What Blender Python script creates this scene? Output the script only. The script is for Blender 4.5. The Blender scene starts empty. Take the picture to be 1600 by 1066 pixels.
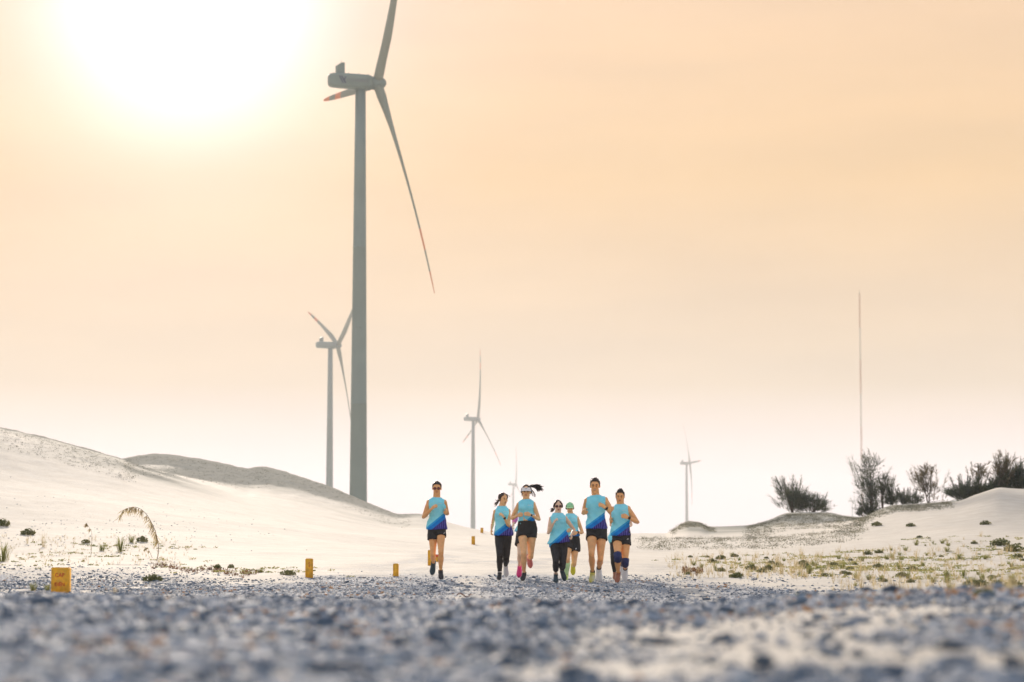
import bpy, bmesh, math, random
import numpy as np
from mathutils import Vector, Matrix

C = bpy.context.scene.collection
R = math.radians
random.seed(7)
rng = np.random.default_rng(11)

# ------------------------------------------------------------------ camera
F = 3778.0                      # focal length in photo pixels (85 mm on 36 mm)
CAMZ = 0.42
PITCH = math.atan(335 / F)
CP, SP = math.cos(PITCH), math.sin(PITCH)
cd = bpy.data.cameras.new('camera')
cd.lens = 85; cd.sensor_width = 36; cd.clip_start = 0.05; cd.clip_end = 20000
cd.dof.use_dof = True; cd.dof.focus_distance = 54.0; cd.dof.aperture_fstop = 2.1
cam = bpy.data.objects.new('camera', cd); C.objects.link(cam)
cam.location = (0, 0, CAMZ); cam.rotation_euler = (math.pi / 2 + PITCH, 0, 0)
bpy.context.scene.camera = cam
vs = bpy.context.scene.view_settings
vs.view_transform = 'Standard'; vs.look = 'None'; vs.gamma = 1; vs.exposure = 0.55

def P(px, py, Y):
    """world point at depth Y seen at photo pixel (px, py)"""
    v = 533 - py
    ry = F * CP - v * SP
    return Vector(((px - 800) * Y / ry, Y, CAMZ + Y * (F * SP + v * CP) / ry))

# ------------------------------------------------------------------ sky and sun
SUN_EL, SUN_AZ = R(13.1), R(-7.8)      # azimuth from +Y, negative = left
SUND = Vector((math.sin(SUN_AZ) * math.cos(SUN_EL), math.cos(SUN_AZ) * math.cos(SUN_EL), math.sin(SUN_EL)))
w = bpy.data.worlds.new('World'); bpy.context.scene.world = w; w.use_nodes = True
nt = w.node_tree; nt.nodes.clear()
def N(t, nt, **k):
    n = nt.nodes.new(t)
    for a, b in k.items():
        if a in ('operation', 'blend_type', 'data_type', 'sky_type', 'interpolation_type', 'attribute_name', 'noise_dimensions', 'feature', 'distance', 'bands_direction', 'wave_type', 'clamp'):
            setattr(n, a, b)
    return n
def mth(nt, op, a, b=None, c=None):
    n = nt.nodes.new('ShaderNodeMath'); n.operation = op
    for i, v in enumerate((a, b, c)):
        if v is None: continue
        if isinstance(v, (int, float)): n.inputs[i].default_value = v
        else: nt.links.new(v, n.inputs[i])
    return n.outputs[0]
def ramp(nt, fac, stops, interp='LINEAR'):
    n = nt.nodes.new('ShaderNodeValToRGB'); cr = n.color_ramp; cr.interpolation = interp
    while len(cr.elements) > 1: cr.elements.remove(cr.elements[-1])
    cr.elements[0].position = stops[0][0]; cr.elements[0].color = (*stops[0][1], 1)
    for p, c in stops[1:]:
        e = cr.elements.new(p); e.color = (*c, 1)
    nt.links.new(fac, n.inputs[0]); return n.outputs[0]
def mixc(nt, f, a, b, blend='MIX'):
    n = nt.nodes.new('ShaderNodeMix'); n.data_type = 'RGBA'; n.blend_type = blend
    for i, v in ((0, f), (6, a), (7, b)):
        if isinstance(v, (int, float)): n.inputs[i].default_value = v
        elif isinstance(v, tuple): n.inputs[i].default_value = (*v, 1)
        else: nt.links.new(v, n.inputs[i])
    return n.outputs[2]
tc = nt.nodes.new('ShaderNodeTexCoord')
sep = nt.nodes.new('ShaderNodeSeparateXYZ'); nt.links.new(tc.outputs['Generated'], sep.inputs[0])
zz = sep.outputs[2]
base = ramp(nt, mth(nt, 'MAXIMUM', zz, 0.0), [
    (0, (0.74, 0.66, 0.68)),
    (0.03, (0.7, 0.62, 0.62)),
    (0.07, (0.5, 0.4, 0.28)),
    (0.11, (0.53, 0.39, 0.245)),
    (0.155, (0.58, 0.39, 0.2)),
    (0.24, (0.6, 0.42, 0.27)),
    (0.36, (0.58, 0.52, 0.46)),
    (0.6, (0.43, 0.47, 0.54)),
    (1, (0.33, 0.39, 0.49))])
# sky opposite the sun is raised brighter and bluer, added fill for the fronts
dv = nt.nodes.new('ShaderNodeVectorMath'); dv.operation = 'DOT_PRODUCT'
nt.links.new(tc.outputs['Generated'], dv.inputs[0]); dv.inputs[1].default_value = SUND
away = mth(nt, 'MULTIPLY_ADD', dv.outputs['Value'], -0.5, 0.5)
awr = ramp(nt, away, [(0.0, (1, 1, 1)), (.12, (.95, .95, .97)), (.45, (.90, .95, 1.02)), (1.0, (1.12, 1.14, 1.18))])
sky1 = mixc(nt, 1.0, base, awr, 'MULTIPLY')
ang = mth(nt, 'ARCCOSINE', mth(nt, 'MINIMUM', dv.outputs['Value'], 1.0))
glow = ramp(nt, mth(nt, 'MULTIPLY', ang, 180 / math.pi / 20), [
    (0.0, (1.3, 1.3, 1.35)), (.06, (.95, .97, 1.02)), (.09, (.60, .66, .74)), (.125, (.32, .39, .48)), (.165, (.16, .215, .29)), (.21, (.08, .115, .165)),
    (.29, (.03, .05, .08)), (.42, (.02, .02, .03)), (.8, (0, 0, 0))], 'B_SPLINE')
sky2 = mixc(nt, 1.0, sky1, glow, 'ADD')
nish = nt.nodes.new('ShaderNodeTexSky'); nish.sky_type = 'NISHITA'; nish.sun_disc = False
nish.sun_elevation = SUN_EL; nish.sun_rotation = SUN_AZ; nish.dust_density = 4.0; nish.air_density = 1.2
nsc = mixc(nt, 1.0, nish.outputs[0], (.001, .001, .001), 'MULTIPLY')
sky3 = mixc(nt, 1.0, sky2, nsc, 'ADD')
mpn = nt.nodes.new('ShaderNodeMapping'); mpn.inputs['Scale'].default_value = (5, 5, 26); nt.links.new(tc.outputs['Generated'], mpn.inputs[0])
nzn = nt.nodes.new('ShaderNodeTexNoise'); nzn.inputs['Scale'].default_value = 1.6; nzn.inputs['Detail'].default_value = 3; nt.links.new(mpn.outputs[0], nzn.inputs['Vector'])
sky3 = mixc(nt, 1.0, sky3, ramp(nt, nzn.outputs[0], [(.3, (.955, .955, .975)), (.7, (1.045, 1.03, 1.02))]), 'MULTIPLY')
bg = nt.nodes.new('ShaderNodeBackground'); bg.inputs[1].default_value = 1.0
nt.links.new(sky3, bg.inputs[0])
wo = nt.nodes.new('ShaderNodeOutputWorld'); nt.links.new(bg.outputs[0], wo.inputs[0])

sl = bpy.data.lights.new('sun', 'SUN'); sl.energy = 5.0; sl.angle = R(0.6); sl.color = (1.0, .87, .73)
so = bpy.data.objects.new('sun', sl); C.objects.link(so)
so.rotation_euler = (-SUND).to_track_quat('-Z', 'Y').to_euler(); so.location = (0, 0, 200)

# ------------------------------------------------------------------ helpers
def tag(o, label=None, cat=None, group=None, kind=None):
    if label: o['label'] = label
    if cat: o['category'] = cat
    if group: o['group'] = group
    if kind: o['kind'] = kind
    return o
def empty(name, loc, label, cat, group=None, rz=0):
    o = bpy.data.objects.new(name, None); o.empty_display_size = .3; C.objects.link(o)
    o.location = loc; o.rotation_euler = (0, 0, rz)
    return tag(o, label, cat, group)
def meshobj(name, V, Fc, mats, parent=None, smooth=True, mi=None):
    me = bpy.data.meshes.new(name)
    V = np.asarray(V, dtype=np.float32).reshape(-1, 3)
    if isinstance(Fc, np.ndarray):
        k = Fc.shape[1]; n = len(Fc)
        me.vertices.add(len(V)); me.vertices.foreach_set('co', V.ravel())
        me.loops.add(n * k); me.loops.foreach_set('vertex_index', Fc.astype(np.int32).ravel())
        me.polygons.add(n); me.polygons.foreach_set('loop_start', np.arange(0, n * k, k, dtype=np.int32))
        me.update(calc_edges=True)
    else:
        me.from_pydata([tuple(map(float, v)) for v in V], [], Fc)
    if not isinstance(mats, (list, tuple)): mats = [mats]
    for m in mats: me.materials.append(m)
    me.polygons.foreach_set('use_smooth', [smooth] * len(me.polygons))
    if mi is not None: me.polygons.foreach_set('material_index', np.asarray(mi, dtype=np.int32))
    me.validate(); me.update()
    o = bpy.data.objects.new(name, me); C.objects.link(o)
    if parent: o.parent = parent
    return o
class MB:
    """collects closed shapes, builds one mesh"""
    def __init__(s): s.v = []; s.f = []; s.m = []
    def add(s, V, Fc, m=0):
        b = len(s.v); s.v += [tuple(v) for v in V]
        s.f += [[b + i for i in f] for f in Fc]; s.m += [m] * len(Fc)
    def tube(s, pts, rad, n=10, m=0, hint=None, caps=True, squash=None, rounded=False):
        """pts along a line; rad = list of r or (ra, rb); hint = direction of ra"""
        pts = [Vector(p) for p in pts]; k = len(pts)
        rad = [(r, r) if not isinstance(r, (tuple, list)) else r for r in rad]
        if rounded:
            d0 = (pts[0] - pts[1]).normalized(); d1 = (pts[-1] - pts[-2]).normalized()
            r0, r1 = rad[0], rad[-1]; a0 = min(r0); a1 = min(r1)
            pts = [pts[0] + d0 * a0 * .95, pts[0] + d0 * a0 * .6] + pts + [pts[-1] + d1 * a1 * .6, pts[-1] + d1 * a1 * .95]
            rad = [(r0[0] * .25, r0[1] * .25), (r0[0] * .78, r0[1] * .78)] + rad + [(r1[0] * .78, r1[1] * .78), (r1[0] * .25, r1[1] * .25)]
            k = len(pts)
        V = []; 
        prev = Vector(hint) if hint is not None else None
        for i, p in enumerate(pts):
            t = (pts[min(i + 1, k - 1)] - pts[max(i - 1, 0)]).normalized()
            if prev is None: prev = Vector((1, 0, 0)) if abs(t.x) < .8 else Vector((0, 1, 0))
            a = (prev - t * prev.dot(t))
            if a.length < 1e-5: a = t.orthogonal()
            a.normalize(); b = t.cross(a)
            if hint is None: prev = a
            for j in range(n):
                c = 2 * math.pi * j / n
                V.append(p + a * (math.cos(c) * rad[i][0]) + b * (math.sin(c) * rad[i][1]))
        Fc = []
        for i in range(k - 1):
            for j in range(n):
                Fc.append([i * n + j, i * n + (j + 1) % n, (i + 1) * n + (j + 1) % n, (i + 1) * n + j])
        if caps:
            Fc.append(list(range(n))[::-1]); Fc.append([(k - 1) * n + j for j in range(n)])
        s.add(V, Fc, m)
    def ell(s, c, r, rot=None, n=16, h=10, m=0, fn=None):
        V = [Vector((0, 0, 1))]
        for i in range(1, h):
            a = math.pi * i / h
            for j in range(n):
                b = 2 * math.pi * j / n
                V.append(Vector((math.sin(a) * math.cos(b), math.sin(a) * math.sin(b), math.cos(a))))
        V.append(Vector((0, 0, -1)))
        c = Vector(c); out = []
        for v in V:
            p = Vector((v.x * r[0], v.y * r[1], v.z * r[2]))
            if fn: p = fn(p, v)
            if rot is not None: p = rot @ p
            out.append(p + c)
        Fc = []
        for j in range(n): Fc.append([0, 1 + j, 1 + (j + 1) % n])
        for i in range(h - 2):
            for j in range(n):
                a = 1 + i * n
                Fc.append([a + j, a + n + j, a + n + (j + 1) % n, a + (j + 1) % n])
        L = len(V) - 1; a = 1 + (h - 2) * n
        for j in range(n): Fc.append([a + j, L, a + (j + 1) % n])
        s.add(out, Fc, m)
    def box(s, c, r, rot=None, m=0):
        V = []
        for x in (-1, 1):
            for y in (-1, 1):
                for z in (-1, 1):
                    p = Vector((x * r[0], y * r[1], z * r[2]))
                    if rot is not None: p = rot @ p
                    V.append(p + Vector(c))
        s.add(V, [[0, 1, 3, 2], [4, 6, 7, 5], [0, 4, 5, 1], [2, 3, 7, 6], [0, 2, 6, 4], [1, 5, 7, 3]], m)
    def build(s, name, mats, parent=None, smooth=True):
        return meshobj(name, s.v, s.f, mats, parent, smooth, s.m)
    def fused(s, name, mat, parent=None, voxel=.007, it=4, noise=None):
        """voxel-union of all shapes -> one continuous surface"""
        o = meshobj('tmp', s.v, s.f, mat)
        rm = o.modifiers.new('r', 'REMESH'); rm.mode = 'VOXEL'; rm.voxel_size = voxel
        sm = o.modifiers.new('s', 'SMOOTH'); sm.factor = .5; sm.iterations = it
        dg = bpy.context.evaluated_depsgraph_get()
        me = bpy.data.meshes.new_from_object(o.evaluated_get(dg))
        bpy.data.objects.remove(o)
        me.name = name
        if noise:
            n = len(me.vertices); co = np.empty(n * 3, np.float32); me.vertices.foreach_get('co', co)
            no = np.empty(n * 3, np.float32); me.vertices.foreach_get('normal', no)
            co = co.reshape(-1, 3); no = no.reshape(-1, 3)
            d = noise(co)[:, None]
            me.vertices.foreach_set('co', (co + no * d).astype(np.float32).ravel())
        me.materials.clear(); me.materials.append(mat)
        me.polygons.foreach_set('use_smooth', [True] * len(me.polygons)); me.update()
        o = bpy.data.objects.new(name, me); C.objects.link(o)
        if parent: o.parent = parent
        return o
# value noise
_T = rng.random(65536)
def vn2(x, y, seed=0):
    xi = np.floor(x).astype(np.int64); yi = np.floor(y).astype(np.int64)
    fx = x - xi; fy = y - yi; fx = fx * fx * (3 - 2 * fx); fy = fy * fy * (3 - 2 * fy)
    def h(a, b): return _T[((a * 73856093) ^ (b * 19349663) ^ (seed * 83492791)) & 65535]
    return (h(xi, yi) * (1 - fx) + h(xi + 1, yi) * fx) * (1 - fy) + (h(xi, yi + 1) * (1 - fx) + h(xi + 1, yi + 1) * fx) * fy
def fbm(x, y, o=4, seed=0):
    s = 0; a = .5; 
    for i in range(o):
        s = s + a * (vn2(x, y, seed + i) - .5); x = x * 2.03 + 17; y = y * 2.03 + 5; a *= .5
    return s
def vn3(co, f, seed=0):
    x, y, z = (co * f).T
    return (vn2(x + z * .73, y - z * .51, seed) + vn2(y + 31, z + x * .37, seed + 3) + vn2(z + 7, x - y * .4, seed + 5)) / 3 - .5

# ------------------------------------------------------------------ materials
def mat(name, col, rough=.7, metal=0, var=0.0, vscale=8.0, bump=0, bscale=60, col2=None, spec=.5, sub=0):
    m = bpy.data.materials.new(name); m.use_nodes = True; t = m.node_tree
    b = t.nodes['Principled BSDF']; b.inputs['Roughness'].default_value = rough
    b.inputs['Metallic'].default_value = metal
    b.inputs['Base Color'].default_value = (*col, 1)
    b.inputs['Specular IOR Level'].default_value = spec
    tx = t.nodes.new('ShaderNodeTexCoord')
    if var or col2:
        n = t.nodes.new('ShaderNodeTexNoise'); n.inputs['Scale'].default_value = vscale; n.inputs['Detail'].default_value = 4
        t.links.new(tx.outputs['Object'], n.inputs['Vector'])
        c2 = col2 or tuple(c * (1 - var) for c in col)
        c1 = col if col2 else tuple(min(1, c * (1 + var)) for c in col)
        t.links.new(ramp(t, n.outputs[0], [(.35, c1), (.65, c2)]), b.inputs['Base Color'])
    if bump:
        n = t.nodes.new('ShaderNodeTexNoise'); n.inputs['Scale'].default_value = bscale; n.inputs['Detail'].default_value = 3
        t.links.new(tx.outputs['Object'], n.inputs['Vector'])
        bp = t.nodes.new('ShaderNodeBump'); bp.inputs['Strength'].default_value = bump; bp.inputs['Distance'].default_value = .01
        t.links.new(n.outputs[0], bp.inputs['Height']); t.links.new(bp.outputs[0], b.inputs['Normal'])
    return m
def leafmat(name, c1, c2, scale=3.0, trans=.35):
    m = bpy.data.materials.new(name); m.use_nodes = True; t = m.node_tree
    b = t.nodes['Principled BSDF']; b.inputs['Roughness'].default_value = .7
    tx = t.nodes.new('ShaderNodeTexCoord')
    n = t.nodes.new('ShaderNodeTexNoise'); n.inputs['Scale'].default_value = scale; n.inputs['Detail'].default_value = 3
    t.links.new(tx.outputs['Object'], n.inputs['Vector'])
    c = ramp(t, n.outputs[0], [(.38, c1), (.62, c2)])
    t.links.new(c, b.inputs['Base Color'])
    tr = t.nodes.new('ShaderNodeBsdfTranslucent'); t.links.new(c, tr.inputs[0])
    mx = t.nodes.new('ShaderNodeMixShader'); mx.inputs[0].default_value = trans
    t.links.new(b.outputs[0], mx.inputs[1]); t.links.new(tr.outputs[0], mx.inputs[2])
    t.links.new(mx.outputs[0], t.nodes['Material Output'].inputs[0])
    return m

# ------------------------------------------------------------------ terrain
XT = lambda px: (px - 800) / 3793.0
# crest lines traced as (photo column, distance, photo row)
crest1 = [(-1200, 120, 560), (-500, 125, 600), (-150, 128, 640), (0, 130, 671), (60, 131, 684), (130, 131, 703), (200, 130, 723), (260, 128, 741), (320, 125, 762), (400, 120, 790), (500, 113, 818),
          (600, 108, 836), (700, 106, 845), (800, 106, 847), (1000, 108, 847), (1100, 110, 846), (1200, 113, 842), (1270, 116, 832),
          (1321, 118, 819), (1358, 120, 810), (1410, 122, 799), (1450, 123, 792), (1497, 124, 784), (1541, 125, 769), (1568, 126, 763),
          (1600, 127, 765), (1700, 130, 770), (1900, 130, 750), (2400, 130, 700)]
crest2 = [(-1200, 180, 620), (-500, 185, 650), (-150, 190, 690), (0, 192, 705), (100, 190, 714), (180, 188, 719), (215, 188, 713), (240, 188, 711), (300, 187, 717), (350, 185, 726), (385, 184, 733),
          (405, 184, 731), (440, 183, 738), (480, 181, 750), (520, 180, 764), (570, 178, 785), (600, 176, 797), (625, 174, 804), (652, 172, 804),
          (700, 170, 817), (740, 170, 827), (770, 170, 832), (830, 170, 834), (1040, 170, 834), (1052, 170, 828), (1064, 170, 820), (1076, 170, 815), (1092, 170, 817),
          (1110, 170, 824), (1165, 170, 822), (1200, 170, 814), (1234, 170, 802), (1290, 170, 801), (1318, 170, 806), (1347, 170, 809),
          (1375, 170, 797), (1395, 170, 790), (1440, 170, 788), (1489, 168, 784), (1540, 168, 776), (1600, 168, 775), (1900, 170, 760), (2400, 170, 720)]
def zrow(px, Y, py):
    return np.array([P(a, b, c)[2] for a, b, c in zip(px, py, Y)])
def tab(rows):
    a = np.array(rows, float); return XT(a[:, 0]), a[:, 1], zrow(a[:, 0], a[:, 1], a[:, 2])
T1, Y1, Z1 = tab(crest1); T2, Y2, Z2 = tab(crest2)
def smint(x, xp, fp):
    """smooth interpolation: cubic hermite with clamped (monotone) slopes"""
    d = np.diff(fp) / np.diff(xp); m = np.zeros_like(fp)
    s = d[:-1] * d[1:]
    hh = np.where(s > 0, 2 * s / np.where(np.abs(d[:-1] + d[1:]) < 1e-12, 1, d[:-1] + d[1:]), 0); m[1:-1] = hh
    x = np.clip(x, xp[0], xp[-1]); i = np.clip(np.searchsorted(xp, x) - 1, 0, len(xp) - 2)
    h = xp[i + 1] - xp[i]; t = (x - xp[i]) / h
    return (2*t**3-3*t**2+1)*fp[i] + (t**3-2*t**2+t)*h*m[i] + (-2*t**3+3*t**2)*fp[i+1] + (t**3-t**2)*h*m[i+1]
def column_knots(t):
    """knot distances and heights for each azimuth t (arrays)"""
    y1 = smint(t, T1, Y1); z1 = smint(t, T1, Z1); y2 = smint(t, T2, Y2); z2 = smint(t, T2, Z2)
    pxs = np.array([-1200, -300, 0, 250, 450, 620, 800, 1000, 1150, 1350, 1600, 2400.])
    z60 = smint(t, XT(pxs), np.array([.6, .5, .42, .35, .28, .25, .25, .25, .25, .22, .25, .5]))
    z45 = smint(t, XT(pxs), np.array([.25, .2, .15, .10, .04, .02, .02, .02, .03, .05, .07, .2]))
    o = np.ones_like(t)
    ym = 60 + (y1 - 60) * .5; zm = z60 + (np.mean([smint(t + q, T1, Z1) for q in (-.05, -.03, -.015, 0, .015, .03, .05)], axis=0) - z60) * .42
    yv = y1 + (y2 - y1) * .45
    low = np.clip((z1 - 2.2) / 3, 0, 1) + np.clip((z2 - 3) / 4, 0, 1) * .6
    zv = z1 + (z2 - z1) * .42 - low * .35
    # left of px 200 crest 2 hides behind crest 1: deep valley there
    hid = np.clip((XT(215) - t) / .02, 0, 1); zv = zv - hid * 1.2
    hump = smint(t, XT(np.array([-1200, 0, 350, 700, 1000, 1300, 1600, 2400.])), np.array([.17, .165, .140, .115, .112, .150, .165, .18]))
    Ys = [0 * o, 7 * o, 14 * o, 20 * o, 26 * o, 31 * o, 36 * o, 41 * o, 45 * o, 60 * o, ym, y1, yv, y2, y2 + 40, 340 * o, 700 * o, 9000 * o]
    Zs = [.10 * o, hump * .92, hump, hump * .25 - .03, -.12 * o, -.11 * o, -.085 * o, -.035 * o, z45, z60, zm, z1, zv, z2, z2 * .35, 0 * o, 0 * o, 0 * o]
    return np.array(Ys), np.array(Zs)
def pchip(Y, Ys, Zs):
    """Y: (n,) ; Ys, Zs: (k, n)"""
    k, n = Ys.shape; h = np.diff(Ys, axis=0); d = np.diff(Zs, axis=0) / h
    m = np.zeros_like(Zs); s = d[:-1] * d[1:]; den = d[:-1] + d[1:]
    m[1:-1] = np.where(s > 0, 2 * s / np.where(np.abs(den) < 1e-12, 1, den), 0)
    i = np.clip((Y[None, :] > Ys).sum(0) - 1, 0, k - 2); j = np.arange(n)
    H = h[i, j]; t = np.clip((Y - Ys[i, j]) / H, 0, 1)
    return (2*t**3-3*t**2+1)*Zs[i, j] + (t**3-2*t**2+t)*H*m[i, j] + (-2*t**3+3*t**2)*Zs[i+1, j] + (t**3-t**2)*H*m[i+1, j]
def gravel_mask(X, Y):
    """1 on dark road gravel, 0 on sand"""
    PX = 800 + X / np.maximum(Y, 1) * 3793
    lim = np.interp(PX, [-400, 0, 60, 180, 300, 420, 500, 700, 900, 1040, 1180, 1300, 1450, 1600, 2000],
                        [25, 26, 27.5, 31, 34, 41, 45, 45.5, 45, 44.5, 38, 31, 28, 27, 26])
    n = fbm(X * .55, Y * .22, 4, 3) * 9
    g = 1 / (1 + np.exp(-np.clip((lim + n - Y) * .6, -30, 30)))
    # pale worn patch and wheel tracks on the right half of the near road
    def pt(x0, y0, sx, sy): return np.exp(-((X - x0) / sx) ** 2 - ((Y - y0) / sy) ** 2)
    pale = .95 * pt(.95, 9.2, 1.0, 3.0) + .6 * pt(2.1, 12.0, .8, 1.6) + .5 * pt(.15, 6.4, .35, .8) + .5 * pt(1.2, 6.2, .5, .8) + .35 * pt(-.9, 6.5, .4, 1.0)
    ruts = np.clip((Y - 20) / 6, 0, 1) * (np.exp(-((X - 1.9 - .02 * Y) / .38) ** 2) + np.exp(-((X + .1 + .015 * Y) / .34) ** 2)) * .55
    pale = pale + ruts
    g = g * (1 - np.clip(pale + fbm(X * 1.3, Y * .6, 3, 9) * .7, 0, .72))
    n2 = fbm(X * .9, Y * .25, 4, 23)
    # tongues of grey rubble on the verges
    e = pt(-5.3, 38, 2.4, 4.5) * 1.0 + pt(-4.3, 32, 1.6, 2.4) * .8 + pt(-8.2, 41, 2.2, 4.5) * .9 + pt(-6.5, 35, 3.0, 5.0) * .4 + pt(5.4, 32.5, 1.7, 2.6) * .85 + pt(4.0, 36.5, 1.5, 3) * .6
    e = e * np.clip(.6 + fbm(X * 1.7, Y * .8, 3, 19) * 2.2, 0, 1.3)
    e = np.maximum(e, np.exp(-(X / 4.2) ** 2) * np.clip((Y - 40) / 4, 0, 1) * np.clip((120 - Y) / 60, 0, 1) * np.clip(.34 + n2 * 1.4, 0, .6))
    return np.clip(np.maximum(g, e), 0, 1)
def height(X, Y, fine=True):
    Yc = np.maximum(Y, .5); t = np.clip(X / Yc, T1[0], T1[-1])
    Ys, Zs = column_knots(t); Z = pchip(Yc, Ys, Zs)
    near = np.clip((70 - Y) / 30, 0, 1)
    Z = Z + fbm(X * .35, Y * .25, 3, 41) * .10 * np.clip((Y - 3) / 12, 0, 1) * np.clip((260 - Y) / 60, 0, 1)
    Z = Z + fbm(X * .08, Y * .05, 3, 51) * .8 * np.clip((Y - 60) / 40, 0, 1) * np.clip((105 - Y) / 20, 0, 1)
    road = np.clip(1.2 - np.abs(X - .5) / 6.5, 0, 1) * np.clip((50 - Y) / 8, 0, 1)
    if fine:
        Z = Z + fbm(X * 1.1, Y * .9, 4, 61) * .075 * near * (1 - .45 * road) * np.clip(Y / 20, .35, 1)
        Z = Z + np.abs(fbm(X * 5, Y * 5, 3, 71)) * .030 * near
        # tufted, wind-cut texture near the dune crests
        Z = Z + fbm(X * 1.6, Y * .8, 4, 81) * .17 * np.clip((Y - 100) / 30, 0, 1) * np.clip((300 - Y) / 60, 0, 1) * np.clip((Z - 2.4) / 2.5, .15, 1)
        # low berm along the right edge of the road
        Z = Z + .05 * np.exp(-((Y - 15.0) / 1.2) ** 2) * np.clip((X - 1.3) / 1.0, 0, 1)
    return Z
cols = np.concatenate([np.linspace(-3, XT(-250), 90)[:-1], np.linspace(XT(-250), XT(1850), 780), np.linspace(XT(1850), 3, 90)[1:]])
rows = np.concatenate([np.geomspace(1.5, 26, 230)[:-1], np.geomspace(26, 62, 250)[:-1], np.geomspace(62, 250, 260)[:-1], np.geomspace(250, 5000, 40)])
TT, YY = np.meshgrid(cols, rows); XX = TT * YY
ZZ = height(XX.ravel(), YY.ravel()).reshape(XX.shape)
nr, nc = XX.shape
idx = np.arange(nr * nc).reshape(nr, nc)
quads = np.stack([idx[:-1, :-1], idx[:-1, 1:], idx[1:, 1:], idx[1:, :-1]], -1).reshape(-1, 4)
G = gravel_mask(XX.ravel(), YY.ravel())
def shade_litter_mask(X, Y, Z):  # grey crest bands: shade and plant litter both painted into the sand colour
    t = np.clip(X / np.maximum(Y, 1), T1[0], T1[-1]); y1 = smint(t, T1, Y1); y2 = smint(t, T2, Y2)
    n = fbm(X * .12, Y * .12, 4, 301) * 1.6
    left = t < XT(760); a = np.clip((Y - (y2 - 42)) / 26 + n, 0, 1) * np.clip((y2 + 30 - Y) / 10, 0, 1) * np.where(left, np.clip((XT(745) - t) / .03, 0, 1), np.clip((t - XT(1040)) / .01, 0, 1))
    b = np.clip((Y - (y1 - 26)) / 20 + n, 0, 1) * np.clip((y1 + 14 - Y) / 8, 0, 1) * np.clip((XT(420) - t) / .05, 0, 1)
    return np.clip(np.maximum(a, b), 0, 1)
SHADE_LITTER = shade_litter_mask(XX.ravel(), YY.ravel(), ZZ.ravel())

def sand_material():
    m = bpy.data.materials.new('sand_and_gravel'); m.use_nodes = True; t = m.node_tree
    b = t.nodes['Principled BSDF']; b.inputs['Roughness'].default_value = .9; b.inputs['Specular IOR Level'].default_value = 0.0
    at = t.nodes.new('ShaderNodeAttribute'); at.attribute_name = 'gravel'
    tx = t.nodes.new('ShaderNodeTexCoord')
    def noise(s, d=5, rough=.55, vec=None):
        n = t.nodes.new('ShaderNodeTexNoise'); n.inputs['Scale'].default_value = s; n.inputs['Detail'].default_value = d; n.inputs['Roughness'].default_value = rough
        t.links.new(vec or tx.outputs['Object'], n.inputs['Vector']); return n.outputs[0]
    nL, nM, nS = noise(.12, 4), noise(1.2, 6, .6), noise(14, 5, .65)
    sand = ramp(t, nM, [(.3, (.55, .485, .395)), (.7, (.68, .62, .525))])
    sand = mixc(t, mth(t, 'MULTIPLY', nL, .35), sand, (.61, .53, .42))
    speck = ramp(t, nS, [(.35, (.55, .55, .55)), (.46, (1, 1, 1))])
    sand = mixc(t, .3, sand, mixc(t, 1.0, sand, speck, 'MULTIPLY'))
    li = t.nodes.new('ShaderNodeAttribute'); li.attribute_name = 'shade_litter'
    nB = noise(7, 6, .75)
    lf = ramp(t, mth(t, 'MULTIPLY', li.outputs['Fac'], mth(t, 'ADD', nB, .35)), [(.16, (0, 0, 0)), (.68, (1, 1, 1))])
    sand = mixc(t, mth(t, 'MULTIPLY', lf, .88), sand, mixc(t, nB, (.27, .26, .21), (.60, .56, .46)))  # greys the dune crests in the base colour, painted shade plus dry cover
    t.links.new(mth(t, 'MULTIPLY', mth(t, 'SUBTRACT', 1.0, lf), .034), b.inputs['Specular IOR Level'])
    # gravel: cool grey stones of mixed tone
    vor = t.nodes.new('ShaderNodeTexVoronoi'); vor.inputs['Scale'].default_value = 26
    t.links.new(tx.outputs['Object'], vor.inputs['Vector'])
    sepc = t.nodes.new('ShaderNodeSeparateColor'); t.links.new(vor.outputs['Color'], sepc.inputs[0])
    stone = ramp(t, sepc.outputs[0], [(0, (.19, .205, .23)), (.35, (.34, .35, .375)), (.7, (.48, .485, .49)), (.95, (.58, .57, .55)), (1, (.40, .33, .25))])
    stone = mixc(t, 1.0, stone, ramp(t, nM, [(.3, (.75, .75, .75)), (.7, (1.15, 1.15, 1.15))]), 'MULTIPLY')
    fac = mth(t, 'ADD', at.outputs['Fac'], mth(t, 'MULTIPLY', mth(t, 'SUBTRACT', nS, .5), 1.3))
    fac = ramp(t, fac, [(.22, (0, 0, 0)), (.75, (1, 1, 1))])
    t.links.new(mixc(t, fac, sand, stone), b.inputs['Base Color'])
    h = mth(t, 'ADD', mth(t, 'MULTIPLY', nS, .5), mth(t, 'MULTIPLY', mth(t, 'MULTIPLY', vor.outputs['Distance'], fac), -1.6))
    # wind ripples on the sand
    bp = t.nodes.new('ShaderNodeBump'); bp.inputs['Strength'].default_value = .55; bp.inputs['Distance'].default_value = .03
    t.links.new(h, bp.inputs['Height']); t.links.new(bp.outputs[0], b.inputs['Normal'])
    return m
M_SAND = sand_material()
ground = meshobj('ground', np.stack([XX.ravel(), YY.ravel(), ZZ.ravel()], -1), quads, M_SAND)
ga = ground.data.attributes.new('gravel', 'FLOAT', 'POINT'); ga.data.foreach_set('value', G.astype(np.float32))
la = ground.data.attributes.new('shade_litter', 'FLOAT', 'POINT'); la.data.foreach_set('value', SHADE_LITTER.astype(np.float32))
tag(ground, kind='structure')
M_FAR = mat('far_sand', (.62, .56, .46), .9, var=.15, vscale=.05)
mb = MB(); rr = 5200; nn = 96
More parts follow.
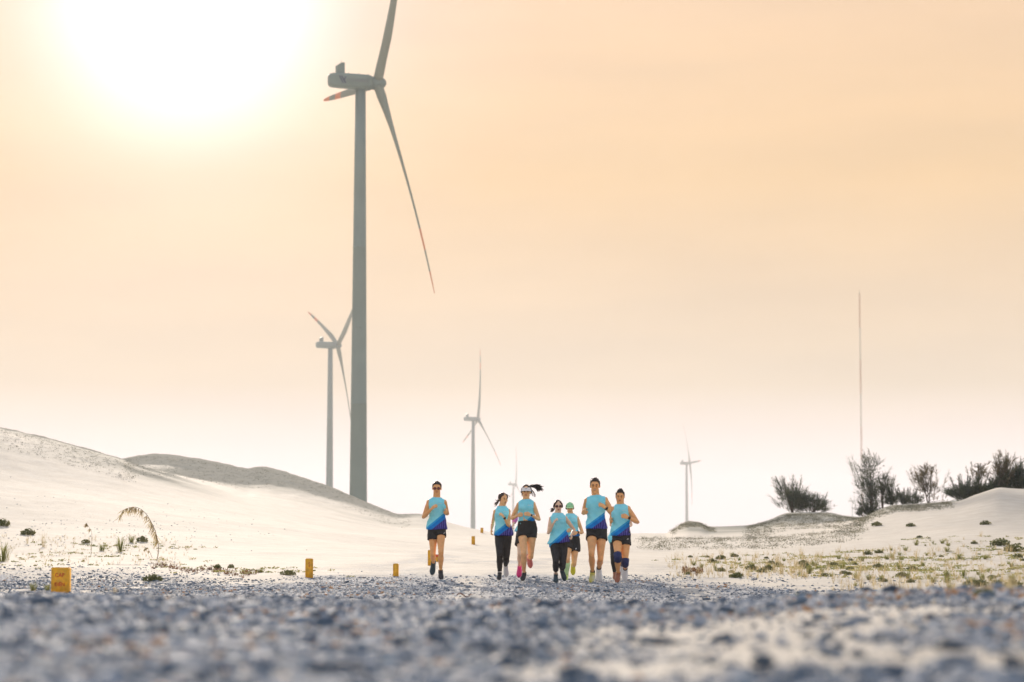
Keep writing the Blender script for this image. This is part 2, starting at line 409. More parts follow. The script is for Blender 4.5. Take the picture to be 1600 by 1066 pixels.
mb.add([(0, 0, -1.2)] + [(rr * math.cos(2*math.pi*i/nn), rr * math.sin(2*math.pi*i/nn), -1.2) for i in range(nn)], [[0, 1 + i, 1 + (i + 1) % nn] for i in range(nn)])
tag(mb.build('far_ground', M_FAR, smooth=False), kind='structure')

def gz(x, y): return float(height(np.array([x]), np.array([y]))[0])
_ys = np.geomspace(6, 260, 2600)
def hit(px, py, ymax=260, ymin=6):
    """where the view ray through a photo pixel meets the ground"""
    ys = _ys[(_ys < ymax) & (_ys > ymin)]
    r = P(px, py, 1.0); xs = r.x * ys; zs = CAMZ + (r.z - CAMZ) * ys
    g = height(xs, ys); k = np.where(g >= zs)[0]
    j = k[0] if len(k) else int(np.argmin(zs - g))
    return Vector((xs[j], ys[j], g[j]))
# ------------------------------------------------------------------ loose stones
def stone_mat():
    m = bpy.data.materials.new('stone'); m.use_nodes = True; t = m.node_tree
    b = t.nodes['Principled BSDF']; b.inputs['Roughness'].default_value = .75
    at = t.nodes.new('ShaderNodeAttribute'); at.attribute_name = 'tone'
    c = ramp(t, at.outputs['Fac'], [(0, (.03, .05, .08)), (.20, (.09, .13, .18)), (.42, (.245, .29, .35)), (.64, (.42, .43, .45)),
                                   (.82, (.50, .50, .50)), (.90, (.58, .54, .47)), (.94, (.09, .20, .30)), (.97, (.34, .25, .17)), (.985, (.40, .20, .08)), (1, (.40, .20, .08))])
    t.links.new(c, b.inputs['Base Color']); return m
M_STONE = stone_mat()
phi = (1 + 5 ** .5) / 2
ICO = np.array([(-1, phi, 0), (1, phi, 0), (-1, -phi, 0), (1, -phi, 0), (0, -1, phi), (0, 1, phi), (0, -1, -phi), (0, 1, -phi), (phi, 0, -1), (phi, 0, 1), (-phi, 0, -1), (-phi, 0, 1)]) / (1 + phi ** 2) ** .5
ICF = np.array([(0,11,5),(0,5,1),(0,1,7),(0,7,10),(0,10,11),(1,5,9),(5,11,4),(11,10,2),(10,7,6),(7,1,8),(3,9,4),(3,4,2),(3,2,6),(3,6,8),(3,8,9),(4,9,5),(2,4,11),(6,2,10),(8,6,7),(9,8,1)])
def scatter_stones(X, Y, rad, name, label, cat, tone=None, smooth=False):
    n = len(X); Z = height(X, Y)
    V = np.repeat(ICO[None], n, 0) * (1 + .55 * (rng.random((n, 12, 1)) - .5))
    sc = rad[:, None, None] * np.stack([.8 + .6 * rng.random(n), .8 + .6 * rng.random(n), .45 + .4 * rng.random(n)], -1)[:, None, :]
    V = V * sc
    a = rng.random(n) * 6.28; c, s_ = np.cos(a)[:, None], np.sin(a)[:, None]
    V = np.stack([V[..., 0] * c - V[..., 1] * s_, V[..., 0] * s_ + V[..., 1] * c, V[..., 2]], -1)
    V = V + np.stack([X, Y, Z + rad * .18], -1)[:, None, :]
    Fc = (ICF[None] + 12 * np.arange(n)[:, None, None]).reshape(-1, 3)
    o = meshobj(name, V.reshape(-1, 3), Fc, M_STONE, None, smooth)
    tn = rng.random(n) if tone is None else tone
    at = o.data.attributes.new('tone', 'FLOAT', 'POINT'); at.data.foreach_set('value', np.repeat(tn, 12).astype(np.float32))
    return tag(o, label, cat, kind='stuff')
def sample(n, y0, y1, dens=None, px0=-80, px1=1680, p=1.0):
    u = rng.random(n); Y = (y0 ** p + u * (y1 ** p - y0 ** p)) ** (1 / p); px = px0 + rng.random(n) * (px1 - px0)
    X = (px - 800) * Y / 3793; k = gravel_mask(X, Y) > .25 + .7 * rng.random(n) + np.clip((Y - 36) / 12, 0, 1) * .25
    return X[k], Y[k]
X1, Y1s = sample(85000, 5, 16, p=1.3); X2, Y2s = sample(95000, 22, 48, p=1.6)
XS = np.concatenate([X1, X2]); YS = np.concatenate([Y1s, Y2s])
rad = np.where(YS < 17, .0045, .0045) + .015 * rng.random(len(XS)) ** 3.2 * (1 + .6 * (fbm(XS * .8, YS * .5, 2, 201) > .05))
big = rng.random(len(XS)) < np.where(YS < 17, .008, .003); rad = np.where(big, rad + .018 + .02 * rng.random(len(XS)), rad)
scatter_stones(XS, YS, rad, 'gravel', 'loose blue grey gravel spread over the road', 'gravel', tone=np.where(big, rng.random(len(XS)) * .4, np.clip(rng.random(len(XS)) ** .85 + np.where(rng.random(len(XS)) < .94, fbm(XS * .9, YS * .35, 3, 555) * .75, 0), 0, 1)))
# sparse pebbles and rubble on the sandy verges
XP = []; YP = []
for (x0, y0, sx, sy, n) in ((-5.6, 39, 2.6, 4.5, 2600), (-8.2, 38, 2.6, 4.5, 2600), (-6.8, 31, 2.2, 2.6, 1500), (5.4, 32, 1.9, 2.4, 1300), (7.0, 29, 1.6, 2, 500), (-9.5, 45, 2.5, 4, 500), (3.2, 43, 2.5, 2.5, 900), (-14, 72, 4, 14, 500)):
    n = int(n * 2.2); XP.append(x0 + sx * rng.normal(size=n) * .8); YP.append(y0 + sy * rng.normal(size=n) * .8)
XP = np.concatenate(XP); YP = np.concatenate(YP); k = (YP > 24) & (fbm(XP * 1.1, YP * .5, 3, 77) > -.08); XP, YP = XP[k], YP[k]
rp = .005 + .022 * rng.random(len(XP)) ** 3
scatter_stones(XP, YP, rp, 'pebbles', 'dark pebbles and rubble strewn over the pale verges', 'pebbles', tone=rng.random(len(XP)) * .6)
# a few single rocks that stand out on the road
def rock(px, py, r, tn, label, sub=2):
    g = hit(px, py); bm = bmesh.new(); bmesh.ops.create_icosphere(bm, subdivisions=sub, radius=1)
    sd = Vector((random.random() * 9, random.random() * 9, random.random() * 9))
    for v in bm.verts:
        q = v.co * 1.3 + sd
        k = 1 + .5 * float(vn3(np.array([[q.x, q.y, q.z]]), 1.0)[0]) * 1.6
        v.co = Vector((v.co.x * r * k * 1.15, v.co.y * r * k, v.co.z * r * k * .7))
    me = bpy.data.meshes.new('rock'); bm.to_mesh(me); bm.free(); me.materials.append(M_STONE)
    at = me.attributes.new('tone', 'FLOAT', 'POINT'); at.data.foreach_set('value', [tn] * len(me.vertices))
    o = bpy.data.objects.new('rock', me); C.objects.link(o); o.location = g + Vector((0, 0, r * .3))
    return tag(o, label, 'rock')
rock(896, 1062, .040, .05, 'dark blurred rock at the bottom edge, right of the middle')
rock(1192, 1040, .030, .05, 'dark blurred rock on the pale patch of the near road at right')
rock(795, 1000, .032, .03, 'dark rock low in the foreground, below the runners')
rock(116, 940, .04, .22, 'large blue grey rock just under the lettered yellow marker')
rock(848, 1012, .022, .1, 'small dark rock right of the dark foreground rock')
rock(500, 965, .034, .1, 'dark rock on the left road, below the second yellow marker')
rock(1373, 940, .03, .2, 'grey rock poking up at the right edge of the road')
rock(1540, 938, .040, .2, 'small grey rock near the right edge of the picture')
rock(560, 992, .020, .985, 'left one of two orange stones in the blurred foreground')
rock(607, 999, .017, .985, 'right one of two orange stones in the blurred foreground')
# ------------------------------------------------------------------ wind turbines
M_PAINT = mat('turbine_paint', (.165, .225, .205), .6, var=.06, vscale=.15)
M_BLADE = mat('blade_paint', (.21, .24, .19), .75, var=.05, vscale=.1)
M_RED = mat('red_band_paint', (.62, .16, .04), .5)
M_LOGO = mat('logo_paint', (.03, .05, .12), .5)
M_TXT = mat('faint_lettering', (.17, .20, .22), .5)
M_DARKM = mat('dark_metal', (.10, .11, .11), .5, .3)
def text_mesh(txt, size, mat_, parent, name, matrix, extr=.003, bold=0, sx=1.0):
    cu = bpy.data.curves.new('t', 'FONT'); cu.body = txt; cu.size = size; cu.extrude = extr; cu.offset = bold
    cu.align_x = 'CENTER'; cu.align_y = 'CENTER'
    o = bpy.data.objects.new('t', cu); C.objects.link(o)
    dg = bpy.context.evaluated_depsgraph_get(); me = bpy.data.meshes.new_from_object(o.evaluated_get(dg))
    bpy.data.objects.remove(o); me.name = name; me.materials.clear(); me.materials.append(mat_)
    me.transform(Matrix.Diagonal((sx, 1, 1, 1))); me.transform(matrix)
    o = bpy.data.objects.new(name, me); C.objects.link(o); o.parent = parent
    return o
def blade_mesh():
    """blade along +Z, rotor axis +X (upwind side), chord mostly along Y; metres"""
    L = 53.0; st = []
    prof = [(-1, 0), (-.8, .28), (-.4, .62), (0, .80), (.4, .86), (.75, .62), (1, 0), (.75, -.5), (.4, -.62), (0, -.55), (-.4, -.40), (-.8, -.15)]
    V = []; n = 24; ks = [0, .02, .05, .09, .14, .2, .27, .35, .45, .55, .62, .70, .80, .90, .96, .99, 1.0]
    for s in ks:
        z = 1.0 + s * (L - 1)
        ch = np.interp(s, [0, .05, .12, .2, .3, .5, .75, .93, 1], [2.1, 2.12, 2.35, 2.6, 2.45, 1.9, 1.5, 1.1, .45])
        th = np.interp(s, [0, .05, .12, .2, .3, .5, .75, 1], [1, .97, .62, .4, .3, .23, .18, .14]) * ch
        tw = R(np.interp(s, [0, .2, .4, .7, 1], [24, 22, 15, 9, 6]))
        pre = 5.2 * s - 3.0 * s * s
        air = min(1, max(0, (s - .03) / .15))
        for j in range(n):
            a = 2 * math.pi * j / n
            cx, cy = math.cos(a) * ch / 2, math.sin(a) * th / 2
            sh = 1 - air * (.35 + .35 * math.cos(a)) if math.cos(a) > -1 else 1
            y = cx - air * ch * .12; x = cy * (1 - air * .45 * max(0, -math.cos(a)))
            V.append((pre + x * math.cos(tw) - y * math.sin(tw), x * math.sin(tw) + y * math.cos(tw), z))
    Fc = []; mi = []
    for i in range(len(ks) - 1):
        red = ks[i] >= .90 and ks[i] < .95 or (.74 < ks[i] < .83) 
        for j in range(n):
            Fc.append([i * n + j, i * n + (j + 1) % n, (i + 1) * n + (j + 1) % n, (i + 1) * n + j]); mi.append(1 if ks[i] >= .90 or .70 <= ks[i] < .80 else 0)
    Fc.append(list(range(n))[::-1]); mi.append(0); Fc.append([(len(ks) - 1) * n + j for j in range(n)]); mi.append(1)
    o = meshobj('blade', V, Fc, [M_BLADE, M_RED], None, True, mi); me = o.data; bpy.data.objects.remove(o); return me
BLADE = blade_mesh()
def nacelle_mb():
    m = MB()
    # rounded box lofted along the axis (x), wider at the middle, sloped at the back
    secs = [(-11.0, .95, 1.0, .1), (-10.8, 1.30, 1.40, .05), (-10.2, 1.55, 1.62, .0), (-8, 1.66, 1.70, 0), (-4, 1.68, 1.72, 0), (-2.2, 1.62, 1.66, 0), (-1.5, 1.45, 1.45, 0)]
    V = []; n = 28
    for x, hy, hz, dz in secs:
        for j in range(n):
            a = 2 * math.pi * j / n; c, s_ = math.cos(a), math.sin(a)
            e = .45
            V.append((x, hy * math.copysign(abs(c) ** e, c), dz + hz * .92 * math.copysign(abs(s_) ** e, s_)))
    Fc = []
    for i in range(len(secs) - 1):
        for j in range(n): Fc.append([i * n + j, i * n + (j + 1) % n, (i + 1) * n + (j + 1) % n, (i + 1) * n + j])
    Fc.append(list(range(n))[::-1]); Fc.append([(len(secs) - 1) * n + j for j in range(n)])
    m.add(V, Fc)
    for x in (-9.4, -6.9, -4.6, -2.4): m.box((x, 0, 1.56), (.05, 1.3, .05))
    m.box((-6.0, -1.68, -.1), (.03, .03, 1.2)); m.box((-2.9, -1.66, -.1), (.03, .03, 1.2)); m.ell((-2.6, .2, 1.55), (.35, .35, .22), n=10, h=6)
    m.tube([(-3.85, 0, -1.4), (-3.85, 0, -1.75)], [1.35, 1.25], n=28)
    m.tube([(-2.1, 0, -1.2), (-2.1, 0, -1.72)], [.55, .45], n=12)
    return m
def hub_mb():
    m = MB()
    V = []; n = 28; pr = [(-1.55, 1.15), (-1.45, 1.35), (-.6, 1.5), (.3, 1.5), (1.0, 1.30), (1.5, .95), (1.85, .5), (1.97, .08)]
    for x, r in pr:
        for j in range(n): V.append((x, r * math.cos(2*math.pi*j/n), r * math.sin(2*math.pi*j/n)))
    Fc = []
    for i in range(len(pr) - 1):
        for j in range(n): Fc.append([i * n + j, i * n + (j + 1) % n, (i + 1) * n + (j + 1) % n, (i + 1) * n + j])
    Fc.append(list(range(n))[::-1]); Fc.append([(len(pr) - 1) * n + j for j in range(n)])
    m.add(V, Fc); return m
NAC = None; HUBM = None
def turbine(px, py, dist, ux, theta, label, detail=False):
    global NAC, HUBM
    hubw = P(px, py, dist)
    az = math.atan2(hubw.x, hubw.y)                 # view azimuth
    a = math.asin(-ux)                              # >0: axis points away from the viewer
    yaw = a - az                                    # axis direction angle from +X
    ax = Vector((math.cos(yaw), math.sin(yaw), 0)); side = Vector((-math.sin(yaw), math.cos(yaw), 0))
    tw = hubw - ax * 3.85; z0 = -1.0
    root = empty('wind_turbine', (tw.x, tw.y, z0), label, 'wind turbine', 'wind turbines standing behind the dunes')
    hz = hubw.z - z0
    # tower
    m = MB(); H = hz - 1.5
    hs = [0, .1, .2, .33, .331, .332, .5, .66, .661, .662, .8, 1.0]
    m.tube([(0, 0, H * s) for s in hs], [2.0 - .87 * s + (.05 if s in (.331, .661) else 0) for s in hs], n=48)
    m.box((0, -2.02, 1.6), (.5, .06, 1.1))
    tower = m.build('tower', M_PAINT, root)
    if detail:
        for s, aa in ((.66, -1.75), (.66, -1.25), (.49, -1.9), (.49, -1.35), (.33, -1.2)):
            d = MB(); r = 2.0 - .87 * s + .03; d.ell((r * math.cos(aa), r * math.sin(aa), H * s), (.10, .10, .13), n=8, h=6)
            d.build('tower_fitting', M_DARKM, root)
    if NAC is None:
        o = nacelle_mb().build('nacelle', M_PAINT); NAC = o.data; bpy.data.objects.remove(o)
        o = hub_mb().build('hub', M_PAINT); HUBM = o.data; bpy.data.objects.remove(o)
    def child(name, me, parent, M):
        o = bpy.data.objects.new(name, me); C.objects.link(o); o.parent = parent; o.matrix_local = M; return o
    base = Matrix.Translation(ax * 3.85 + Vector((0, 0, hz))) @ Matrix.Rotation(yaw, 4, 'Z')
    nac = child('nacelle', NAC, root, base)
    tilt = base @ Matrix.Rotation(R(-5), 4, 'Y')
    child('hub', HUBM, root, tilt)
    # cooler fin standing on the tail of the nacelle
    f = MB()
    pts = [(-9.3, 1.3), (-7.6, 1.3), (-7.6, 3.9), (-8.3, 3.9), (-9.3, 3.25)]
    V = [(x, -.75, z) for x, z in pts] + [(x, .75, z) for x, z in pts]
    f.add(V, [[0, 1, 2, 3, 4], [9, 8, 7, 6, 5]] + [[i, i + 5, (i + 1) % 5 + 5, (i + 1) % 5] for i in range(5)])
    f.tube([(-8.2, 0, 3.8), (-8.2, 0, 4.6)], [.05, .03], n=6)
    fin = f.build('cooler_fin', M_PAINT, nac, smooth=False)
    if detail:
        Ml = Matrix.Translation((-8.75, -1.735, .1)) @ Matrix.Rotation(R(90), 4, 'X')
        g = MB()
        for k, (dx, top, bot) in enumerate(((0, .78, -.78), (.5, .78, -.78), (1.0, .0, -.78))):
            x0 = -9.15 + dx
            xt = x0; xb = x0 + .8 * (top - bot) / 1.56
            if k == 2: xt = x0 + .0
            V = [(xt, -1.79, top), (xt + .2, -1.79, top), (xb + .2, -1.79, bot), (xb, -1.79, bot)]
            V += [(x, -1.60, z) for x, y, z in V]
            g.add(V, [[0, 1, 2, 3], [7, 6, 5, 4], [0, 4, 5, 1], [1, 5, 6, 2], [2, 6, 7, 3], [3, 7, 4, 0]])
        V = [(-7.75, -1.79, .62), (-7.5, -1.79, .62), (-7.9, -1.79, -.1), (-8.12, -1.79, .05)]
        V += [(x, -1.60, z) for x, y, z in V]
        g.add(V, [[0, 1, 2, 3], [7, 6, 5, 4], [0, 4, 5, 1], [1, 5, 6, 2], [2, 6, 7, 3], [3, 7, 4, 0]])
        g.build('logo', M_LOGO, nac, smooth=False)
        text_mesh('AC ENERGY', .95, M_TXT, nac, 'lettering', Matrix.Translation((-4.75, -1.76, -.05)) @ Matrix.Rotation(R(90), 4, 'X'), .02, .012, .95)
    for k in range(3):
        th = R(theta + 120 * k)
        # blade +Z -> cos*Z + sin*U, where U is the horizontal in-plane direction 'side' (pointing away from the viewer)
        M = tilt @ Matrix.Rotation(-th, 4, 'X')
        child('blade', BLADE, root, M)
    return root
turbine(590, 130, 520, -.275, 84, 'nearest and tallest wind turbine with grey tower rising behind the left dune', True)
turbine(528, 540, 1170, -.32, 67, 'second wind turbine, just left of the tallest tower and half its nacelle size')
turbine(747, 655, 1800, -.30, 107, 'pale wind turbine standing between the lone left runner and the woman in black leggings')
turbine(1078, 724, 2665, .20, 85, 'pale wind turbine behind the small scrubby mound, right of the runners')
turbine(806, 757, 3400, -.25, 110, 'very faint wind turbine above the heads of the women runners')
turbine(1335, 783, 4500, .05, 350, 'faintest wind turbine, beside the lattice mast and the shrubs')
# ------------------------------------------------------------------ yellow cable markers
M_YEL = mat('yellow_paint', (.92, .46, .012), .6, col2=(.62, .33, .03), vscale=14, bump=.3, bscale=70)
M_REDP = mat('red_lettering', (.55, .05, .02), .6)
M_REDP2 = mat('faded_red_top', (.62, .10, .04), .6, var=.2)
GM = 'yellow cable markers along the left of the road'
def bevel_box(name, hx, hy, h, m, parent, bev=.012, z0=-.12):
    bm = bmesh.new(); bmesh.ops.create_cube(bm, size=1)
    for v in bm.verts: v.co = Vector((v.co.x * 2 * hx, v.co.y * 2 * hy, z0 + (v.co.z + .5) * (h - z0)))
    bmesh.ops.bevel(bm, geom=[e for e in bm.edges], offset=bev, segments=3, affect='EDGES')
    me = bpy.data.meshes.new(name); bm.to_mesh(me); bm.free(); me.materials.append(m)
    me.polygons.foreach_set('use_smooth', [True] * len(me.polygons))
    o = bpy.data.objects.new(name, me); C.objects.link(o); o.parent = parent; return o
def marker(px, py, hpx, wpx, label, rz, letters=None, redtop=False, ymax=260, ymin=6, depth=.10):
    g = hit(px, py, ymax, ymin); s = g.y / F
    root = empty('cable_marker', g, label, 'cable marker', GM, rz)
    hx = wpx * s / 2; h = hpx * s
    post = bevel_box('post', hx, depth, h, M_YEL, root)
    if redtop: bevel_box('painted_cap', hx + .004, depth + .004, h + .004, M_REDP2, root, z0=h * .62)
    if letters:
        for i, (tx_, zf, sz) in enumerate(letters):
            text_mesh(tx_, sz, M_REDP, root, 'lettering', Matrix.Translation((0, -depth - .001, h * zf)) @ Matrix.Rotation(R(90), 4, 'X'), .002, .0008, .9)
    return root
marker(95, 925, 38, 27, 'yellow marker post with red letters, nearest and widest, at far left', 0, [('CAP', .68, .075), ('ĐIÊN', .30, .07)])
marker(483, 903, 30, 12, 'narrow yellow marker post with a small red mark, at the foot of the left dune', R(6), [('C', .74, .05), ('B', .60, .04)], depth=.08)
marker(618.5, 901, 20, 8, 'plain yellow marker post just left of the lone male runner', R(-5), depth=.06)
marker(673, 884, 24, 9, 'yellow marker post partly hidden behind the calf of the lone male runner', 0, ymin=45, depth=.08)
marker(682.5, 878, 11, 7, 'short marker post with a red top, seen between the legs of the lone male runner', 0, redtop=True, ymin=50)
marker(739.5, 851, 13, 5.5, 'small distant yellow marker post right of the lone male runner', 0, ymin=50)
marker(753, 833, 8, 4.5, 'smallest yellow marker post, on the skyline left of the women', 0, ymin=120)
# ------------------------------------------------------------------ lattice mast
M_MR = mat('mast_red', (.45, .22, .12), .6); M_MW = mat('mast_white', (.50, .47, .40), .6)
mt = P(1343, 460, 800); root = empty('lattice_mast', (mt.x, mt.y, -1.0), 'very tall thin red and white lattice mast rising behind the right shrubs', 'mast')
Hm = mt.z + 1.0; nsec = 8; rw = .28
corners = [(rw * math.cos(2 * math.pi * k / 3 + .3), rw * math.sin(2 * math.pi * k / 3 + .3)) for k in range(3)]
for s_ in range(nsec):
    m = MB(); a, b = Hm * s_ / nsec, Hm * (s_ + 1) / nsec; nb = 8
    for x, y in corners: m.tube([(x, y, a), (x, y, b)], [.04, .04], n=6)
    for q in range(nb):
        za, zb = a + (b - a) * q / nb, a + (b - a) * (q + 1) / nb
        for k in range(3):
            p0, p1 = corners[k], corners[(k + 1) % 3]
            m.tube([(*p0, za), (*p1, zb)], [.02, .02], n=5); m.tube([(*p0, za), (*p1, za)], [.02, .02], n=5)
    m.build('mast_section', M_MR if s_ % 2 else M_MW, root)
m = MB(); m.tube([(0, 0, Hm), (0, 0, Hm + 1.5)], [.05, .02], n=6); m.ell((0, 0, Hm + .2), (.15, .15, .2), n=8, h=6); m.build('lightning_rod', M_DARKM, root)
# dry leaf lying on the road
g = hit(725, 934); M_LEAF = mat('dry_leaf', (.22, .08, .03), .8, var=.3, vscale=30)
m = MB(); V = []; Fc = []
nL = 9
for i in range(nL):
    u = i / (nL - 1); w_ = .035 * math.sin(math.pi * u) ** .7 + .002
    for j, q in enumerate((-1, -.4, .4, 1)):
        V.append((-.09 + .18 * u, q * w_, .012 + .022 * abs(q) + .02 * math.sin(u * 7)))
for i in range(nL - 1):
    for j in range(3): Fc.append([i*4+j, i*4+j+1, i*4+5+j, i*4+4+j])
V2 = [(x, y, z + .003) for x, y, z in V]
m.add(V, [f[::-1] for f in Fc]); m.add(V2, Fc); m.tube([(.09, 0, .03), (.13, .005, .045)], [.003, .002], n=5)
lf = m.build('leaf', M_LEAF); lf.location = g; tag(lf, 'curled brown dry leaf lying on the gravel road', 'leaf')
# ------------------------------------------------------------------ shrubs and trees
M_BARK = mat('bark', (.10, .08, .06), .9)
M_FOL = leafmat('needle_foliage', (.026, .050, .030), (.08, .10, .045), 1.2, .25)
M_FOLB = leafmat('browning_foliage', (.055, .06, .03), (.16, .125, .06), 1.5, .35)
def spray(V, Fc, base, d, L, w, n, r_):
    """a feathery shoot: n narrow needles leaving a line that starts at base in direction d"""
    for i in range(n):
        u = r_.random(); p = base + d * (L * u)
        q = (d + Vector((r_.gauss(0, .55), r_.gauss(0, .55), r_.gauss(.15, .4)))).normalized()
        s_ = q.cross(Vector((r_.gauss(0, 1), r_.gauss(0, 1), r_.gauss(0, 1)))).normalized() * w
        ln = L * (.35 + .35 * r_.random()) * (1.15 - .6 * u)
        b = len(V); V += [p - s_, p + s_, p + q * ln + s_ * .25 + Vector((0, 0, -ln * .08)), p + q * ln - s_ * .25 + Vector((0, 0, -ln * .08))]
        Fc.append([b, b + 1, b + 2, b + 3])
def casuarina(px, pyb, hpx, wpx, label, lean=0, clumps=26, dens=1.0, shape='bush', mat_=None, name='shrub', cat='shrub', seed=1, off=0):
    r_ = random.Random(seed)
    # planted on the skyline crest of that column
    t = np.array([XT(px)]); Yc = float(smint(t, T2, Y2)[0]) + off
    if px > 1500: Yc = float(smint(t, T1, Y1)[0]) + 6 + off
    x = float(t[0]) * Yc; z = gz(x, Yc); s = Yc / F
    top = P(px, pyb - hpx, Yc).z
    root = empty(name, (x, Yc, z - .1), label, cat, 'casuarina shrubs on the right dune')
    Hh = max(.6, top - z + .1); W = wpx * s / 2
    V = []; Fc = []; tr = MB()
    nst = 5 if shape == 'bush' else 2
    for k in range(nst):
        a = r_.random() * 6.28; rad = W * (.55 if shape == 'bush' else .25)
        e = Vector((rad * math.cos(a) + lean * Hh * .3, rad * .7 * math.sin(a), Hh * (.6 + .3 * r_.random())))
        mid = e * .5 + Vector((r_.gauss(0, .08), r_.gauss(0, .08), .05))
        tr.tube([(e.x * .08, e.y * .08, 0), mid, e], [.05, .035, .012], n=6)
    for k in range(clumps):
        u = (k + .5) / clumps
        if shape == 'bush':
            a = r_.random() * 6.28; rr_ = W * (r_.random() ** .5); hz_ = Hh * (.06 + .46 * r_.random() * (1 - .55 * (rr_ / W) ** 2))
            c = Vector((rr_ * math.cos(a) + lean * hz_ * .5, rr_ * .7 * math.sin(a), hz_)); size = Hh * .40
        else:
            a = r_.random() * 6.28; lvl = r_.random(); hz_ = Hh * (.10 + .80 * lvl); rr_ = W * (.25 + .75 * abs(math.sin(lvl * 7 + seed))) * (1 - .45 * lvl) * r_.random() ** .5
            c = Vector((rr_ * math.cos(a) + lean * hz_ * .5, rr_ * .7 * math.sin(a), hz_)); size = Hh * .20
            tr.tube([(lean * hz_ * .3, 0, hz_ * .55), c], [.022, .008], n=5)
        for j in range(int(9 * dens)):
            d = (Vector((c.x * .5 / max(W, .1), c.y * .5 / max(W, .1), .75)) + Vector((r_.gauss(0, .45), r_.gauss(0, .45), r_.gauss(0, .3)))).normalized()
            b0 = c + Vector((r_.gauss(0, .1), r_.gauss(0, .1), r_.gauss(0, .08))) * Hh * .5
            if b0.z < .02: b0.z = .02
            spray(V, Fc, b0, d, size * (.5 + .7 * r_.random()), .010 + .006 * r_.random(), 13, r_)
    # wispy leaders poking out of the top
    for k in range(18 if shape == 'bush' else 9):
        xx = r_.uniform(-.7, .7) * W; zz_ = Hh * (.35 + .35 * r_.random()) * (1 - .4 * abs(xx) / W)
        d = Vector((xx * .5 / W + lean * .6 + r_.gauss(0, .1), r_.gauss(0, .15), 1)).normalized()
        L = (Hh - zz_) * (.7 + .3 * r_.random())
        for q in range(4): spray(V, Fc, Vector((xx + lean * zz_ * .5, 0, zz_)) + d * L * .22 * q, d, L * .42, .010, 14, r_)
    tr.build('trunk', M_BARK, root)
    meshobj('crown', V, Fc, mat_ or M_FOL, root, False)
    return root
casuarina(1240, 802, 62, 44, 'bushy dark shrub with wispy tip leaning left, standing alone on the left mound', -.35, 26, 1.0, seed=3)
casuarina(1272, 802, 34, 38, 'lower round dark shrub touching the right side of the lone leaning shrub', .08, 22, 1.0, seed=5)
casuarina(1362, 808, 92, 44, 'tall ragged tree with brownish top right beside the lattice mast', -.05, 30, .9, 'tree', None, 'tree', 'tree', 8)
casuarina(1380, 798, 56, 30, 'slim dark tree with a bare stem, second tree right of the mast', .05, 16, 1.0, 'tree', None, 'tree', 'tree', 12)
casuarina(1358, 808, 28, 34, 'low dark bush at the foot of the tall ragged tree', 0, 22, 1.2, seed=14)
casuarina(1413, 795, 34, 52, 'low dense dark bush between the slim tree and the wide branching tree', 0, 34, 1.2, seed=17)
casuarina(1396, 795, 42, 16, 'thin wispy sapling rising on the left of the low dense bush', 0, 8, .8, 'tree', None, 'tree', 'tree', 19)
casuarina(1452, 788, 60, 66, 'wide branching open tree with pale gaps, in the middle of the right tree row', -.12, 26, .9, 'tree', M_FOLB, 'tree', 'tree', 23)
casuarina(1515, 786, 44, 58, 'dense pointed dark shrub on the rise, right of the wide branching tree', .05, 36, 1.2, seed=29)
casuarina(1530, 782, 58, 30, 'upright wispy sapling growing out of the dense pointed shrub', .08, 10, .9, 'tree', M_FOLB, 'tree', 'tree', 31)
casuarina(1568, 764, 58, 40, 'ragged brownish tree on the dune top near the right edge', 0, 18, .9, 'tree', M_FOLB, 'tree', 'tree', 37)
casuarina(1592, 765, 50, 44, 'dark leafy shrub cut by the right edge of the picture', .05, 34, 1.3, seed=41)
casuarina(1560, 764, 20, 30, 'small low dark bush below the ragged brownish tree', 0, 18, 1.0, seed=43)
# ------------------------------------------------------------------ grasses
M_GR = leafmat('dune_grass', (.17, .19, .05), (.38, .34, .13), 2.0, .4)
M_GRD = leafmat('dark_dune_plant', (.11, .13, .045), (.26, .24, .10), 3.0, .3)
M_STRAW = leafmat('dry_straw', (.55, .46, .26), (.38, .29, .15), 3.0, .4)
M_RUST = leafmat('rusty_dead_grass', (.22, .11, .045), (.13, .07, .04), 3.0, .3)
M_SCRUB = leafmat('far_scrub', (.08, .085, .055), (.20, .19, .12), .8, .3)
def tuft_arrays(n, h, spread, w, r_, lay=.5):
    V = []; Fc = []
    for i in range(n):
        a = r_.random() * 6.28; o_ = Vector((math.cos(a), math.sin(a), 0)); b0 = o_ * spread * .35 * r_.random()
        ln = h * (.5 + .6 * r_.random()); out = lay * (.3 + r_.random())
        s_ = Vector((-o_.y, o_.x, 0)) * w
        p1 = b0 + o_ * ln * out * .35 + Vector((0, 0, ln * .6)); p2 = b0 + o_ * ln * out + Vector((0, 0, ln * (1 - .35 * out)))
        b = len(V); V += [b0 - s_, b0 + s_, p1 - s_ * .7, p1 + s_ * .7, p2]
        Fc += [[b, b + 1, b + 3, b + 2], [b + 2, b + 3, b + 4]]
    return V, Fc
def leafy_arrays(n, h, spread, r_):
    """low fleshy plant: runners with many small round leaves"""
    V = []; Fc = []
    for i in range(n):
        a = r_.random() * 6.28; q = spread * r_.random() ** .6
        p = Vector((q * math.cos(a), q * math.sin(a), h * r_.random() * (1 - .6 * q / spread) + .005))
        d = Vector((r_.gauss(0, 1), r_.gauss(0, 1), r_.gauss(.5, .6))).normalized(); u_ = d.orthogonal().normalized(); v_ = d.cross(u_)
        s_ = .010 + .014 * r_.random(); b = len(V)
        V += [p + u_ * s_, p + v_ * s_ * .7, p - u_ * s_, p - v_ * s_ * .7]; Fc.append([b, b + 1, b + 2, b + 3])
    return V, Fc
r0 = random.Random(4)
